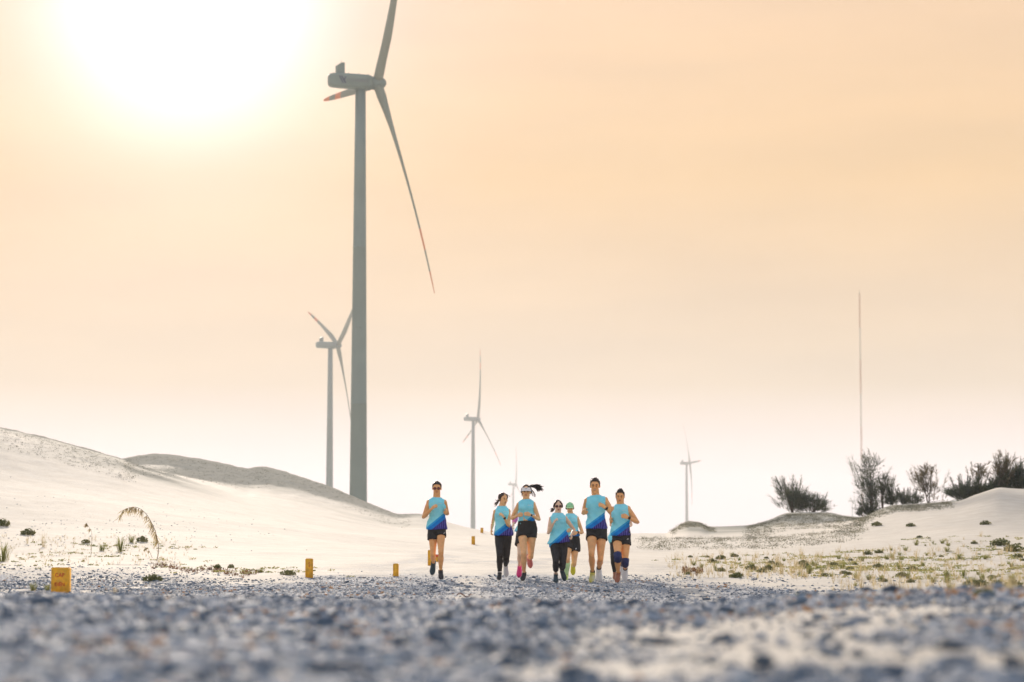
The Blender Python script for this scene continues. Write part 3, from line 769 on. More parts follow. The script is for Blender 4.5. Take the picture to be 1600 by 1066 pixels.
def proto(kind):
    r_ = random.Random(hash(kind[0]) % 100 if False else len(kind[0]) * 7 + kind[1])
    if kind[0] == 'grass': a = tuft_arrays(60, .24 + .02 * kind[1], .22, .005, r_, .7 + .1 * kind[1]); m_ = M_GR
    elif kind[0] == 'straw': a = tuft_arrays(18 + 5 * kind[1], .40, .20, .003, r_, .4 + .08 * kind[1]); m_ = M_STRAW
    else: a = leafy_arrays(260, .13, .12, r_); m_ = M_GRD
    if kind[0] == 'creeper':
        b = tuft_arrays(16, .15, .12, .005, r_, .7); n = len(a[0]); a = (a[0] + b[0], a[1] + [[i + n for i in f] for f in b[1]])
    o = meshobj(kind[0], a[0], a[1], m_, None, False); me = o.data; bpy.data.objects.remove(o); return me
PM = {(k, i): proto((k, i)) for k in ('grass', 'straw', 'creeper') for i in range(4)}
NAMES = {'grass': ('grass_tuft', 'grass'), 'straw': ('dry_grass_tuft', 'dry grass'), 'creeper': ('creeping_plant', 'plant')}
def plant(kind, px, py, hpx, label, group, rnd=r0, ymax=200, wide=1.0):
    g = hit(px, py, ymax); me = PM[(kind, rnd.randrange(4))]
    o = bpy.data.objects.new(NAMES[kind][0], me); C.objects.link(o)
    h0 = {'grass': .30, 'straw': .42, 'creeper': .13}[kind]; k = hpx * g.y / F / h0
    o.location = g; o.rotation_euler = (0, 0, rnd.random() * 6.28); o.scale = (k * wide, k * wide, k)
    return tag(o, label, NAMES[kind][1], group)
SL = 'short clump among the scattered plants dotting the sand right of the road'
GR_ = 'plants dotting the sand right of the road'
r1 = random.Random(21)
# right-hand sand flat: rows thicken towards the right edge
ORD = ['leftmost', 'second', 'third', 'fourth', 'fifth', 'sixth', 'seventh', 'eighth', 'ninth', 'tenth', 'eleventh', 'twelfth', 'thirteenth', 'fourteenth', 'fifteenth', 'sixteenth', 'seventeenth', 'eighteenth', 'nineteenth', 'twentieth']
KW = {'grass': 'green grass clump', 'straw': 'straw coloured grass clump', 'creeper': 'low dark creeping plant'}
BW = ['farthest from the road', 'in the middle belt of the sand flat', 'just above the middle belt of the sand flat', 'just below the middle belt of the sand flat', 'nearest the road on the right sand flat']
flat = []
for i in range(190):
    px = 1070 + 540 * r1.random() ** .75; u = r1.random()
    py = 858 + 62 * u if px > 1330 else 868 + 34 * u
    if px > 1430 and r1.random() < .5: py = 838 + 40 * r1.random()
    k = r1.choice(['grass', 'creeper', 'grass', 'straw']) if px > 1300 else r1.choice(['grass', 'straw', 'straw', 'creeper'])
    hp = {'grass': 11, 'straw': 15, 'creeper': 6}[k] * (.6 + .8 * r1.random()) * (.75 + (py - 850) / 90)
    bd = 0 if py < 866 else 2 if py < 880 else 1 if py < 890 else 3 if py < 903 else 4
    flat.append([k, px, py, hp, bd, 'left' if px < 1300 else 'right'])
flat.sort(key=lambda f: f[1]); cnt = {}
for k, px, py, hp, bd, hf in flat:
    c = cnt.get((k, bd, hf), 0); cnt[(k, bd, hf)] = c + 1
    if c >= len(ORD): continue
    lab = ORD[c] + (' ' if c == 0 else ' from left ') + KW[k] + ' ' + BW[bd] + (', before the lone shrub' if hf == 'left' else ', below the tree row')
    lab = lab.replace(' of the sand flat', '').replace(' on the right sand flat', '')
    plant(k, px, py, hp, lab, {'grass': 'green grass clumps', 'straw': 'straw grass clumps', 'creeper': 'creeping plants'}[k] + ' on the right sand flat', r1, wide=1.15)
for k, px, py, hp, lab in [('creeper', 1583, 918, 14, 'largest dark green plant at the right edge, beside the road'),
        ('creeper', 1537, 932, 15, 'dark green plant just above the right road edge'), ('grass', 1550, 938, 9, 'small tuft at the very edge of the road on the right'),
        ('grass', 1484, 922, 16, 'green tuft left of the large plant at the right edge'), ('creeper', 1530, 917, 14, 'brownish green clump above the right road edge'),
        ('grass', 1246, 933, 12, 'lone olive grass tuft on the gravel verge right of the runners'), ('straw', 1459, 945, 18, 'spindly upright weed at the right road edge'),
        ('grass', 1265, 897, 26, 'taller green grass tuft with upright blades right of the runners'), ('straw', 1345, 896, 30, 'tall feathery yellow grass stalk on the right flat'),
        ('straw', 1222, 897, 27, 'upright tan stalks nearest the road on the right flat'), ('straw', 1147, 900, 24, 'tan and olive stalks right of the runners'),
        ('grass', 1118, 892, 16, 'soft green tuft nearest to the rightmost runner'), ('creeper', 1149, 903, 9, 'flat dark clump at the foot of the tan stalks'),
        ('grass', 1419, 905, 22, 'upright green weed with drooping tip on the right flat'), ('grass', 1480, 903, 22, 'bushy green weed right of the drooping weed'),
        ('creeper', 1423, 823, 7, 'small dark shrublet alone on the smooth slope under the trees'), ('creeper', 1540, 820, 8, 'small dark shrublet on the right slope below the dune top'),
        ('creeper', 1370, 822, 8, 'dark shrublet on the slope under the slim tree'), ('creeper', 1563, 853, 14, 'dark leafy clump on the right sand flat near the edge'),
        ('creeper', 1584, 862, 14, 'dark leafy clump nearest the right edge on the sand flat')]:
    plant(k, px, py, hp, lab, None, r1, wide=1.2 if k == 'creeper' else .7)
# left verge plants
for k, px, py, hp, lab, wd in [('grass', 52, 924, 14, 'olive grass tuft left of the lettered yellow marker', 1.0), ('grass', 74, 923, 11, 'small olive tuft touching the lettered yellow marker', 1.0),
        ('creeper', 44, 836, 8, 'dark round cushion plant on the left slope', 1.3), ('straw', 42, 850, 14, 'pale stalks under the dark cushion plant', .8),
        ('creeper', 3, 822, 9, 'dark green cushion plant at the left edge', 1.3), ('straw', 68, 855, 22, 'tan dry tuft right of the dark cushion plant', .7),
        ('grass', 5, 878, 30, 'yellow green weed at the left edge of the picture', .7), ('grass', 188, 862, 22, 'tall yellow green weed between the two reeds', .6),
        ('grass', 159, 861, 12, 'small yellow green tuft right of the thin reed', 1.0), ('creeper', 222, 847, 7, 'dark green sprig beside the drooping reed', 1.2),
        ('grass', 205, 848, 12, 'olive sprig left of the drooping reed', .9), ('creeper', 238, 908, 8, 'dark green clump below the drooping reed', 1.8),
        ('straw', 180, 928, 9, 'low straw tuft right of the lettered yellow marker', 1.8), ('creeper', 134, 849, 5, 'small dark tuft at the foot of the thin reed', 1.3),
        ('creeper', 450, 899, 8, 'olive clump left of the narrow yellow marker', 1.8), ('grass', 408, 895, 9, 'pale olive clump on the verge before the dune', 1.8),
        ('creeper', 340, 889, 7, 'small green tuft on the rusty dead grass', 1.0), ('creeper', 361, 888, 6, 'second green tuft on the rusty dead grass', 1.0)]:
    plant(k, px, py, hp * (1.5 if px < 250 else 1.2), lab, None, r1, wide=wd * (.8 if k == 'creeper' else 1.0))
# the big drooping reed and the thin reed
def reed(px, py, pts, plume, label, thick=.006):
    g = hit(px, py); s = g.y / F; root = empty('reed', g, label, 'reed')
    P3 = [Vector(((a - px) * s, .05 * math.sin(i), (py - b) * s)) for i, (a, b) in enumerate(pts)]
    # smooth stem
    Q = []
    for i in range(len(P3) - 1):
        p0, p1, p2, p3 = P3[max(i-1,0)], P3[i], P3[i+1], P3[min(i+2, len(P3)-1)]
        for j in range(5):
            u = j / 5; Q.append(.5 * ((2*p1) + (p2-p0)*u + (2*p0-5*p1+4*p2-p3)*u*u + (3*p1-p0-3*p2+p3)*u**3))
    Q.append(P3[-1]); n = len(Q)
    m = MB(); m.tube(Q, [thick * (1 - .75 * i / (n - 1)) for i in range(n)], n=6); m.build('stem', M_RUST, root)
    r_ = random.Random(5); V = []; Fc = []
    for i in range(n):
        u = i / (n - 1)
        if u < plume[0] or u > plume[1]: continue
        if r_.random() < .22: continue
        for q in range(plume[2]):
            d = Vector((r_.gauss(-.25, .35), r_.gauss(0, .4), -.9 + r_.gauss(0, .25))).normalized(); L = plume[3] * (.4 + .8 * r_.random())
            s_ = Vector((1, 0, 0)).cross(d).normalized() * .003; t_ = d.orthogonal().normalized() * .004
            b = len(V); p = Q[i]; V += [p - t_, p + t_, p + d * L * .5 + t_ * 1.5 + Vector((-.01, 0, .0)), p + d * L, p + d * L * .5 - t_ * 1.5 + Vector((-.01, 0, 0))]
            Fc.append([b, b + 1, b + 2, b + 3, b + 4])
    meshobj('plume', V, Fc, M_STRAW, root, False)
reed(245, 877, [(245, 877), (247, 860), (245, 843), (241, 828), (235, 815), (228, 804), (220, 797), (210, 793), (200, 794), (191, 799), (187, 812)], (.18, .97, 7, .21), 'tall reed with a long drooping brown plume arching to the left', .008)
reed(142, 868, [(142, 868), (142.5, 850), (142, 832), (138, 824), (135, 818)], (.6, 1.0, 8, .12), 'thin upright reed with a small plume on the left verge', .005)
reed(238, 872, [(238, 872), (233, 862), (230, 856), (226, 858)], (.3, 1, 8, .09), 'short broken reed plume at the foot of the drooping reed', .005)
# the rusty strip of dead grass, ground cover of the flats and scrub on the crests: uncountable
def cover(name, label, cat, pts, m_, hr, wr, wid=.004, kind='blade', nb=7):
    V = []; Fc = []; r_ = random.Random(len(pts))
    for (x, y, z) in pts:
        h = r_.uniform(*hr); sp = r_.uniform(*wr)
        if kind == 'blade': a = tuft_arrays(nb, h, sp, wid, r_, .8)
        else: a = leafy_arrays(nb, h, sp, r_)
        o_ = Vector((x, y, z)); b = len(V); V += [v + o_ for v in a[0]]; Fc += [[b + i for i in f] for f in a[1]]
    return tag(meshobj(name, V, Fc, m_, None, False), label, cat, kind='stuff')
def pts_px(n, px0, px1, fy, rnd, ymax=260):
    out = []
    for i in range(n):
        px = rnd.uniform(px0, px1); py = fy(px, rnd)
        if py is None: continue
        out.append(tuple(hit(px, py, ymax)))
    return out
rc = random.Random(9)
cover('dead_grass', 'rust brown strip of dead grass along the foot of the left dune', 'dead grass',
      pts_px(240, 236, 405, lambda p, r: 885 + (p - 236) * .075 + 2.5 * math.sin(p * .09) + r.gauss(0, 2.8), rc), M_RUST, (.015, .08), (.05, .16), .005)
cover('dead_leaves', 'small patch of rusty dead leaves right of the runners', 'dead leaves',
      pts_px(120, 1066, 1098, lambda p, r: 893 + r.gauss(0, 2.5), rc), M_RUST, (.03, .09), (.05, .15), .006)
def band(c0, c1, amt):
    return lambda p, r: c0 + (c1 - c0) * r.random() if r.random() < amt else None
cover('straw_grass', 'sparse straw coloured blades thinly covering the right sand flat', 'grass',
      pts_px(800, 1040, 1620, lambda p, r: (r.uniform(866, 905) if p < 1300 else r.uniform(858, 925)), rc), M_STRAW, (.08, .26), (.05, .12), .003, nb=5)
def patches(n, px0, px1, py0, py1, per):
    out = []
    for i in range(n):
        c = hit(rc.uniform(px0, px1), rc.uniform(py0, py1)); L = rc.uniform(.15, .7)
        for j in range(rc.randrange(2, per)):
            x, y = c.x + rc.gauss(0, L), c.y + rc.gauss(0, L * 1.6); out.append((x, y, gz(x, y)))
    return out
cover('creeping_cover', 'thin yellow green creeping mat in broken patches over the right sand flat', 'ground cover',
      patches(60, 1290, 1640, 860, 907, 12) + patches(22, 1080, 1300, 868, 897, 8) + patches(14, 1420, 1620, 838, 866, 10), M_GR, (.02, .07), (.06, .18), .008, 'leaf', 22)
cover('verge_cover', 'thin olive creeping mat in broken patches on the left verge', 'ground cover',
      patches(26, -10, 300, 842, 890, 8) + patches(10, 330, 470, 888, 900, 8), M_GR, (.02, .06), (.05, .14), .008, 'leaf', 16)
cover('verge_grass', 'sparse olive and straw blades on the left verge', 'grass',
      pts_px(260, -20, 300, lambda p, r: r.uniform(838, 880 + p * .02), rc), M_STRAW, (.05, .18), (.05, .12), .003, nb=5)
def scrub_pt(px0, px1, n, lo, hi, hfun):
    out = []
    for i in range(n):
        px = rc.uniform(px0, px1); q = hfun(px)
        if q is None: continue
        out.append(tuple(hit(px, q + lo + (hi - lo) * rc.random() ** 1.6, 215)))
    return out
sky2 = lambda px: float(np.interp(px, [r[0] for r in crest2], [r[2] for r in crest2]))
sky1 = lambda px: float(np.interp(px, [r[0] for r in crest1], [r[2] for r in crest1]))
cover('crest_scrub', 'low grey green scrub mat covering the crests of the right dunes and mounds', 'scrub',
      scrub_pt(1050, 1115, 260, 2, 9, sky2) + scrub_pt(1165, 1350, 800, 3, 26, sky2) + scrub_pt(1340, 1490, 420, 2, 12, sky2) + scrub_pt(1000, 1340, 420, 8, 26, lambda p: 834 - max(0, p - 1200) * .1),
      M_SCRUB, (.08, .22), (.15, .4), .02, 'leaf', 26)
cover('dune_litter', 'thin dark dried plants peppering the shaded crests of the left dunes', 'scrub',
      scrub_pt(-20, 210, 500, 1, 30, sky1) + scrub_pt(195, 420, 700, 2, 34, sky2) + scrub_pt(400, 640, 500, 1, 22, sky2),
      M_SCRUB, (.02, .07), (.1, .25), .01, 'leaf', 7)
# ------------------------------------------------------------------ runners
def skin_mat(name, c):
    m = mat(name, c, .5, var=.10, vscale=14, bump=.15, bscale=150, spec=.4)
    b = m.node_tree.nodes['Principled BSDF']; b.inputs['Subsurface Weight'].default_value = .12; b.inputs['Subsurface Radius'].default_value = (.02, .008, .004)
    return m
M_SK1 = skin_mat('tan_skin', (.80, .41, .17)); M_SK2 = skin_mat('light_skin', (.82, .55, .38)); M_SK3 = skin_mat('warm_skin', (.82, .47, .23))
M_HAIR = mat('dark_hair', (.018, .012, .009), .45, var=.4, vscale=40, bump=.8, bscale=220)
M_HAIRB = mat('brown_hair', (.045, .025, .016), .45, var=.4, vscale=40, bump=.8, bscale=220)
M_BLK = mat('black_stretch_fabric', (.018, .016, .016), .75, var=.2, vscale=20, bump=.4, bscale=90)
M_SOLEW = mat('white_sole', (.75, .76, .74), .6)
M_WHITE = mat('white_fabric', (.80, .80, .80), .7, bump=.2)
M_LENS = mat('sunglass_lens', (.09, .012, .015), .12, spec=.8)
M_FRAME = mat('glasses_frame', (.03, .02, .02), .7, spec=.2)
M_EYE = mat('eye_dark', (.02, .015, .012), .25); M_LIP = mat('lips', (.35, .10, .08), .5); M_TEETH = mat('teeth', (.75, .72, .66), .4)
M_NAVY = mat('navy_knit', (.02, .03, .11), .8, bump=.6, bscale=160)
M_CAPG = mat('mint_cap_fabric', (.32, .66, .36), .75, bump=.2); M_CAPB = mat('pale_lime_brim', (.50, .80, .42), .7)
M_PINK = mat('pink_fabric', (.80, .20, .48), .7, var=.15); M_LIMES = mat('pale_lime_sleeve', (.55, .78, .42), .7)
M_LAN = mat('black_strap', (.015, .02, .02), .6)
def shoe_mat(n, c, c2=None): return mat(n, c, .55, bump=.4, bscale=120, col2=c2, vscale=9)
SH = {'blackwhite': shoe_mat('black_shoe', (.02, .02, .025)), 'grey': shoe_mat('pale_grey_shoe', (.55, .55, .58)), 'coral': shoe_mat('coral_shoe', (.80, .22, .20)),
      'magenta': shoe_mat('magenta_shoe', (.75, .05, .25)), 'teal': shoe_mat('dark_teal_shoe', (.02, .05, .07)), 'lime': shoe_mat('lime_shoe', (.62, .80, .22)),
      'yellow': shoe_mat('yellow_shoe', (.72, .66, .05)), 'olive': shoe_mat('olive_yellow_shoe', (.50, .46, .05), (.60, .62, .50)), 'brown': shoe_mat('brown_shoe', (.30, .11, .06)), 'white': shoe_mat('white_shoe', (.72, .75, .80))}
def shirt_mat(name, p0, p1, stripe=.065):
    """p0, p1: (x, z) local ends of the colour edge on the front; cyan above, blue stripe, purple-navy below"""
    m = bpy.data.materials.new(name); m.use_nodes = True; t = m.node_tree; b = t.nodes['Principled BSDF']; b.inputs['Roughness'].default_value = .8
    b.inputs['Specular IOR Level'].default_value = .2
    tx = t.nodes.new('ShaderNodeTexCoord'); se = t.nodes.new('ShaderNodeSeparateXYZ'); t.links.new(tx.outputs['Object'], se.inputs[0])
    dx, dz = p1[0] - p0[0], p1[1] - p0[1]; L = math.hypot(dx, dz); nx, nz = -dz / L, dx / L
    d = mth(t, 'ADD', mth(t, 'MULTIPLY', mth(t, 'SUBTRACT', se.outputs[0], p0[0]), nx), mth(t, 'MULTIPLY', mth(t, 'SUBTRACT', se.outputs[2], p0[1]), nz))
    n = t.nodes.new('ShaderNodeTexNoise'); n.inputs['Scale'].default_value = 5; t.links.new(tx.outputs['Object'], n.inputs['Vector'])
    cy = ramp(t, n.outputs[0], [(.35, (.21, .70, .87)), (.65, (.30, .79, .92))])
    wv = t.nodes.new('ShaderNodeTexWave'); wv.inputs['Scale'].default_value = 9; wv.inputs['Distortion'].default_value = 6; t.links.new(tx.outputs['Object'], wv.inputs['Vector'])
    pu = ramp(t, wv.outputs['Fac'], [(.0, (.03, .03, .17)), (.80, (.06, .045, .24)), (.93, (.13, .11, .42))])
    lo = mixc(t, mth(t, 'GREATER_THAN', d, -stripe), pu, (.012, .20, .62))
    mid = mixc(t, mth(t, 'GREATER_THAN', d, 0.0), lo, (.03, .36, .74))
    c = mixc(t, mth(t, 'GREATER_THAN', d, .03), mid, cy)
    t.links.new(c, b.inputs['Base Color'])
    nb = t.nodes.new('ShaderNodeTexNoise'); nb.inputs['Scale'].default_value = 22; nb.inputs['Detail'].default_value = 2; t.links.new(tx.outputs['Object'], nb.inputs['Vector'])
    bp = t.nodes.new('ShaderNodeBump'); bp.inputs['Strength'].default_value = .5; bp.inputs['Distance'].default_value = .02
    t.links.new(nb.outputs[0], bp.inputs['Height']); t.links.new(bp.outputs[0], b.inputs['Normal'])
    return m
def ik(a, c, l1, l2, hint):
    d = c - a; D = d.length
    if D > (l1 + l2) * .995: k = D / ((l1 + l2) * .995); l1 *= k; l2 *= k
    u = (l1 * l1 - l2 * l2 + D * D) / (2 * D); h = math.sqrt(max(0, l1 * l1 - u * u)); n = d / D
    p = hint - a; p = p - n * p.dot(n)
    if p.length < 1e-4: p = Vector((0, 1, 0))
    return a + n * u + p.normalized() * h
def frame(x, z):
    """rotation with local x near x, local z along z"""
    z = z.normalized(); y = z.cross(x).normalized(); x = y.cross(z)
    return Matrix((x, y, z)).transposed()
def runner(S):
    ox, oy = S['crop']; k_ = S.get('k', 5.61)
    Y0 = S['Y']; foot = S['base']
    def W(p):
        dy = p[2] if len(p) > 2 else 0
        return P(ox + p[0] / k_, oy + p[1] / k_, Y0 + dy)
    root_w = W(foot); root_w.z = P(ox + foot[0] / k_, oy + foot[1] / k_, Y0).z
    root = empty('person', root_w, S['label'], 'person', 'runners coming down the sandy road')
    def L(p): return W(p) - root_w
    fem = S.get('female', False); sk = S['skin']
    top, chin = L(S['top']), L(S['chin']); hh = (top - chin).length
    H = hh / .145                                   # stature implied by the head, then by the legs
    hipL, hipR = L(S['hipL']), L(S['hipR']); hipc = (hipL + hipR) / 2
    shL, shR = L(S['shL']), L(S['shR']); neck = L(S['neck'])
    legs = max((L(S['ankR']) - hipR).length, (L(S['ankL']) - hipL).length)
    Hs = S.get('H', 1.66 if fem else 1.72); g = Hs / 1.72
    thigh, shin, uarm, farm = .245 * Hs, .235 * Hs, .170 * Hs, .140 * Hs
    if legs > thigh + shin: q = legs / (thigh + shin); thigh *= q; shin *= q
    X = Vector((1, 0, 0)); m = MB()
    bw = (shR - shL).length; hw = (hipR - hipL).length
    # ---- torso sections: (t from hips to neck, half width, half depth)
    def spine(t):
        a = hipc + Vector((0, 0, -.02)); c = neck; p = a.lerp(c, t); p.y += .02 * math.sin(math.pi * t); return p
    hwid = hw * .5 + .085 * g; wwid = (.118 if fem else .135) * g; swid = bw * .5 - .012
    tors = [(-.10, hwid * .62, .075 * g), (.0, hwid * .97, .105 * g), (.12, hwid, .112 * g), (.30, (hwid + wwid) / 2, .100 * g), (.45, wwid, .092 * g),
            (.62, wwid * 1.07, .102 * g), (.76, max(wwid * 1.1, swid * .92), .112 * g), (.86, swid * .96, .100 * g), (.93, swid * .66, .078 * g), (1.0, .068 * g, .062 * g)]
    def tilt(t):
        a = (hipR - hipL).normalized().lerp((shR - shL).normalized(), min(1, max(0, t))); return a
    def torso(mb, grow, t0=-.10, t1=1.0, n=20, flare=0, extra=None):
        V = []; ts = [s for s in np.linspace(t0, t1, 16)]
        for t in ts:
            c = spine(t); rx = float(np.interp(t, [a[0] for a in tors], [a[1] for a in tors])) + grow; ry = float(np.interp(t, [a[0] for a in tors], [a[2] for a in tors])) + grow
            if flare and t < .45: rx += flare * (.45 - t) / .55; ry += flare * (.45 - t) / .55
            if extra: ax, ay = extra(t); rx += ax; ry += ay
            xa = tilt(t)
            for j in range(n):
                a = 2 * math.pi * j / n; cx = math.copysign(abs(math.cos(a)) ** .88, math.cos(a)); cy = math.copysign(abs(math.sin(a)) ** .88, math.sin(a))
                V.append(c + xa * (rx * cx) + Vector((0, 1, 0)) * (ry * cy))
        K = len(ts); Fc = [[i * n + j, i * n + (j + 1) % n, (i + 1) * n + (j + 1) % n, (i + 1) * n + j] for i in range(K - 1) for j in range(n)]
        Fc.append(list(range(n))[::-1]); Fc.append([(K - 1) * n + j for j in range(n)]); mb.add(V, Fc)
    torso(m, 0)
    if fem:
        c = spine(.74)
        for s in (-1, 1): m.ell(c + Vector((s * .062 * g, -.078 * g, 0)), (.058 * g, .045 * g, .055 * g))
    # ---- neck and head
    hc = top.lerp(chin, .46); head_up = (top - chin).normalized()
    m.tube([neck + Vector((0, .015, -.03)), neck.lerp(hc, .5) + Vector((0, .015, 0)), hc + Vector((0, .02, -.01))], [.064 * g, (.050 if fem else .062) * g, .05 * g], n=16)
    s_ = hh / .235
    yaw, pitch = R(S.get('yaw', 0)), R(S.get('pitch', 5))
    Hm = Matrix.Rotation(yaw, 3, 'Z') @ Matrix.Rotation(pitch, 3, 'X') @ Matrix.Rotation(R(S.get('roll', 0)), 3, 'Y')
    def hp(x, y, z): return hc + Hm @ (Vector((x, y, z)) * s_)
    fw = .95 if fem else 1.0
    def skull(p, v):
        if v.z < 0: p.x *= 1 - .30 * v.z * v.z; p.y = p.y * (1 - .12 * v.z * v.z)
        return p
    m.ell(hp(0, .015, .02), (.074 * s_ * fw, .092 * s_, .098 * s_), Hm, n=24, h=16, fn=skull)
    m.ell(hp(0, -.026, -.056), (.062 * s_ * fw, .060 * s_, .060 * s_), Hm, n=20, h=12)       # jaw
    m.ell(hp(0, -.066, -.100), (.032 * s_, .022 * s_, .020 * s_), Hm)                          # chin
    m.ell(hp(0, -.072, .030), (.052 * s_, .014 * s_, .010 * s_), Hm)                           # brow
    m.tube([hp(0, -.078, .022), hp(0, -.092, -.005), hp(0, -.100, -.022)], [.008 * s_, .010 * s_, .013 * s_], n=8, rounded=True)
    for s in (-1, 1):
        m.ell(hp(s * .012, -.090, -.024), (.008 * s_, .008 * s_, .007 * s_), Hm, n=8, h=6)
        m.ell(hp(s * .038, -.064, -.014), (.024 * s_, .020 * s_, .022 * s_), Hm, n=10, h=8)    # cheeks
        m.ell(hp(s * .075 * fw, .012, -.002), (.010 * s_, .018 * s_, .030 * s_), Hm, n=10, h=8)  # ears
    m.ell(hp(0, -.083, -.055), (.024 * s_, .010 * s_, .010 * s_), Hm, n=10, h=8)
    # ---- arms and hands
    arm_d = {}
    for side in 'LR':
        sx = -1 if side == 'L' else 1
        A = (shL if side == 'L' else shR) + Vector((-sx * .012, 0, -.028 * g)); Wr = L(S['wr' + side]); hint = L(S['el' + side])
        E = ik(A, Wr, uarm, farm, hint); arm_d[side] = (A, E, Wr)
        ka = g * (.82 if fem else 1.0)
        m.ell(A + Vector((0, 0, .0)), (.052 * ka, .052 * ka, .056 * ka))
        m.tube([A, A.lerp(E, .35), A.lerp(E, .7), E, E.lerp(Wr, .25), E.lerp(Wr, .6), Wr], [.048 * ka, .047 * ka, .040 * ka, .035 * ka, .040 * ka, .033 * ka, .024 * ka], n=14, rounded=True)
        hd = L(S['ha' + side]) - Wr if 'ha' + side in S else (Wr - E)
        hd = hd.normalized().lerp((Wr - E).normalized(), .35).normalized()
        # palm faces inward (towards the body's middle)
        inn = Vector((-sx, .25, 0)); inn = (inn - hd * inn.dot(hd)).normalized(); wd = hd.cross(inn).normalized()   # across the palm
        if wd.z < 0: wd = -wd                                                                                    # thumb side up
        kh = g * (.90 if fem else 1.0); pc = Wr + hd * .045 * kh
        Rm = Matrix((inn, wd, hd)).transposed()
        m.ell(pc, (.017 * kh, .042 * kh, .052 * kh), Rm, n=14, h=10)
        for q in range(4):
            off = (.030 - .020 * q) * kh; ln = (.078, .084, .078, .062)[q] * kh
            b0 = Wr + hd * .078 * kh + wd * off; r_ = .0088 * kh
            p1 = b0 + hd * ln * .42 + inn * ln * .12; p2 = p1 + (hd * .25 + inn * .95).normalized() * ln * .34; p3 = p2 + (inn * .45 - hd * .9).normalized() * ln * .26
            m.tube([b0 - hd * .015, p1, p2, p3], [r_ * 1.1, r_ * 1.05, r_, r_ * .85], n=8, rounded=True)
        t0 = Wr + hd * .03 * kh + wd * .030 * kh; t1 = t0 + (hd * .7 + wd * .5 + inn * .4).normalized() * .034 * kh; t2 = t1 + (hd * .75 + inn * .6).normalized() * .028 * kh
        m.tube([t0, t1, t2], [.012 * kh, .0105 * kh, .009 * kh], n=8, rounded=True)
    # ---- legs and feet
    leg_d = {}
    for side in 'LR':
        sx = -1 if side == 'L' else 1
        Hp = hipL if side == 'L' else hipR; An = L(S['ank' + side]); kn = L(S['kn' + side]) if 'kn' + side in S else Hp.lerp(An, .5) + Vector((0, -.4, 0))
        K = ik(Hp, An, thigh, shin, kn); kl = g * (1.0 if fem else 1.0)
        td = (L(S['toe' + side]) - An).normalized(); leg_d[side] = (Hp, K, An, td)
        m.tube([Hp, Hp.lerp(K, .3), Hp.lerp(K, .65), Hp.lerp(K, .92), K], [.086 * kl, .079 * kl, .061 * kl, .049 * kl, .049 * kl], n=16, rounded=True)
        bk = Vector((0, .012, 0))
        m.tube([K, K.lerp(An, .15), K.lerp(An, .35) + bk, K.lerp(An, .6) + bk * .5, K.lerp(An, .85), An], [.049 * kl, .046 * kl, .053 * kl, .041 * kl, .029 * kl, .033 * kl], n=16, rounded=True)
        m.ell(K + (K - Hp.lerp(An, .5)).normalized() * .012, (.036 * kl, .034 * kl, .042 * kl))
        dn = (An - K).normalized() * .035 * g; m.tube([An, An + dn, An + dn + td * .08 * g], [.030 * kl, .024 * kl, .018 * kl], n=10, rounded=True)
    body = m.fused('body', sk, root, S.get('vox', .0062), 4)
    # ---- face
    em = MB()
    for s in (-1, 1):
        e = MB(); e.ell(hp(s * .030, -.077, .006), (.013 * s_, .008 * s_, .0055 * s_), Hm, n=12, h=8); e.build('eye', M_EYE, root)
        e = MB(); e.tube([hp(s * .014, -.085, .026), hp(s * .032, -.083, .031), hp(s * .048, -.074, .025)], [.0035 * s_, .0045 * s_, .0025 * s_], n=6); e.build('eyebrow', M_HAIR, root)
    e = MB(); e.tube([hp(-.022, -.088, -.052), hp(0, -.094, -.055), hp(.022, -.088, -.052)], [(.003 * s_, .004 * s_), (.006 * s_, .008 * s_), (.003 * s_, .004 * s_)], n=8); e.build('lips', M_LIP, root)
    if S.get('smile'):
        e = MB(); e.tube([hp(-.016, -.094, -.053), hp(0, -.100, -.055), hp(.016, -.094, -.053)], [.002 * s_, .0035 * s_, .002 * s_], n=6); e.build('teeth', M_TEETH, root)
    # ---- hair
    hr = S.get('hairmat', M_HAIR); hs = S['hair']; hm = MB(); r_ = random.Random(S['seed'])
    def cap(p, v):
        if v.y < -.35 and v.z < .35: p.y *= .8
        return p
    if hs == 'short':
        hm.ell(hp(0, .022, .046), (.084 * s_, .095 * s_, .076 * s_), Hm, n=22, h=14, fn=cap)
        for i in range(70):
            a = r_.random() * 6.28; el = r_.random() * 1.0; d = Vector((math.cos(a) * math.sin(el) * .9, math.sin(a) * math.sin(el), math.cos(el)))
            b0 = hp(d.x * .068, .022 + d.y * .08, .046 + d.z * .076); tip = b0 + Hm @ (d * .019 + Vector((r_.gauss(0, .012), r_.gauss(-.006, .01), r_.gauss(0, .006)))) * s_ * S.get('tuft', 1)
            hm.tube([b0, b0.lerp(tip, .5), tip], [.010 * s_, .008 * s_, .003 * s_], n=5, rounded=False)
        for s in (-1, 1): hm.ell(hp(s * .072, .0, .022), (.008 * s_, .020 * s_, .030 * s_), Hm, n=8, h=6)
    else:
        hm.ell(hp(0, .026, .030), (.083 * s_, .095 * s_, .094 * s_), Hm, n=22, h=14, fn=cap)
        for s in (-1, 1): hm.tube([hp(s * .040, -.040, .092), hp(s * .076, -.02, .045), hp(s * .082, .02, -.01), hp(s * .07, .06, -.03)], [.014 * s_, .016 * s_, .018 * s_, .012 * s_], n=8, rounded=True)
        hm.ell(hp(0, .09, .02 if not S.get('high') else .075), (.028 * s_, .03 * s_, .028 * s_), Hm, n=12, h=8)
    hm.fused('hair', hr, root, .006 * max(s_, .9), 2, lambda co: vn3(co, 55, 3) * .010)
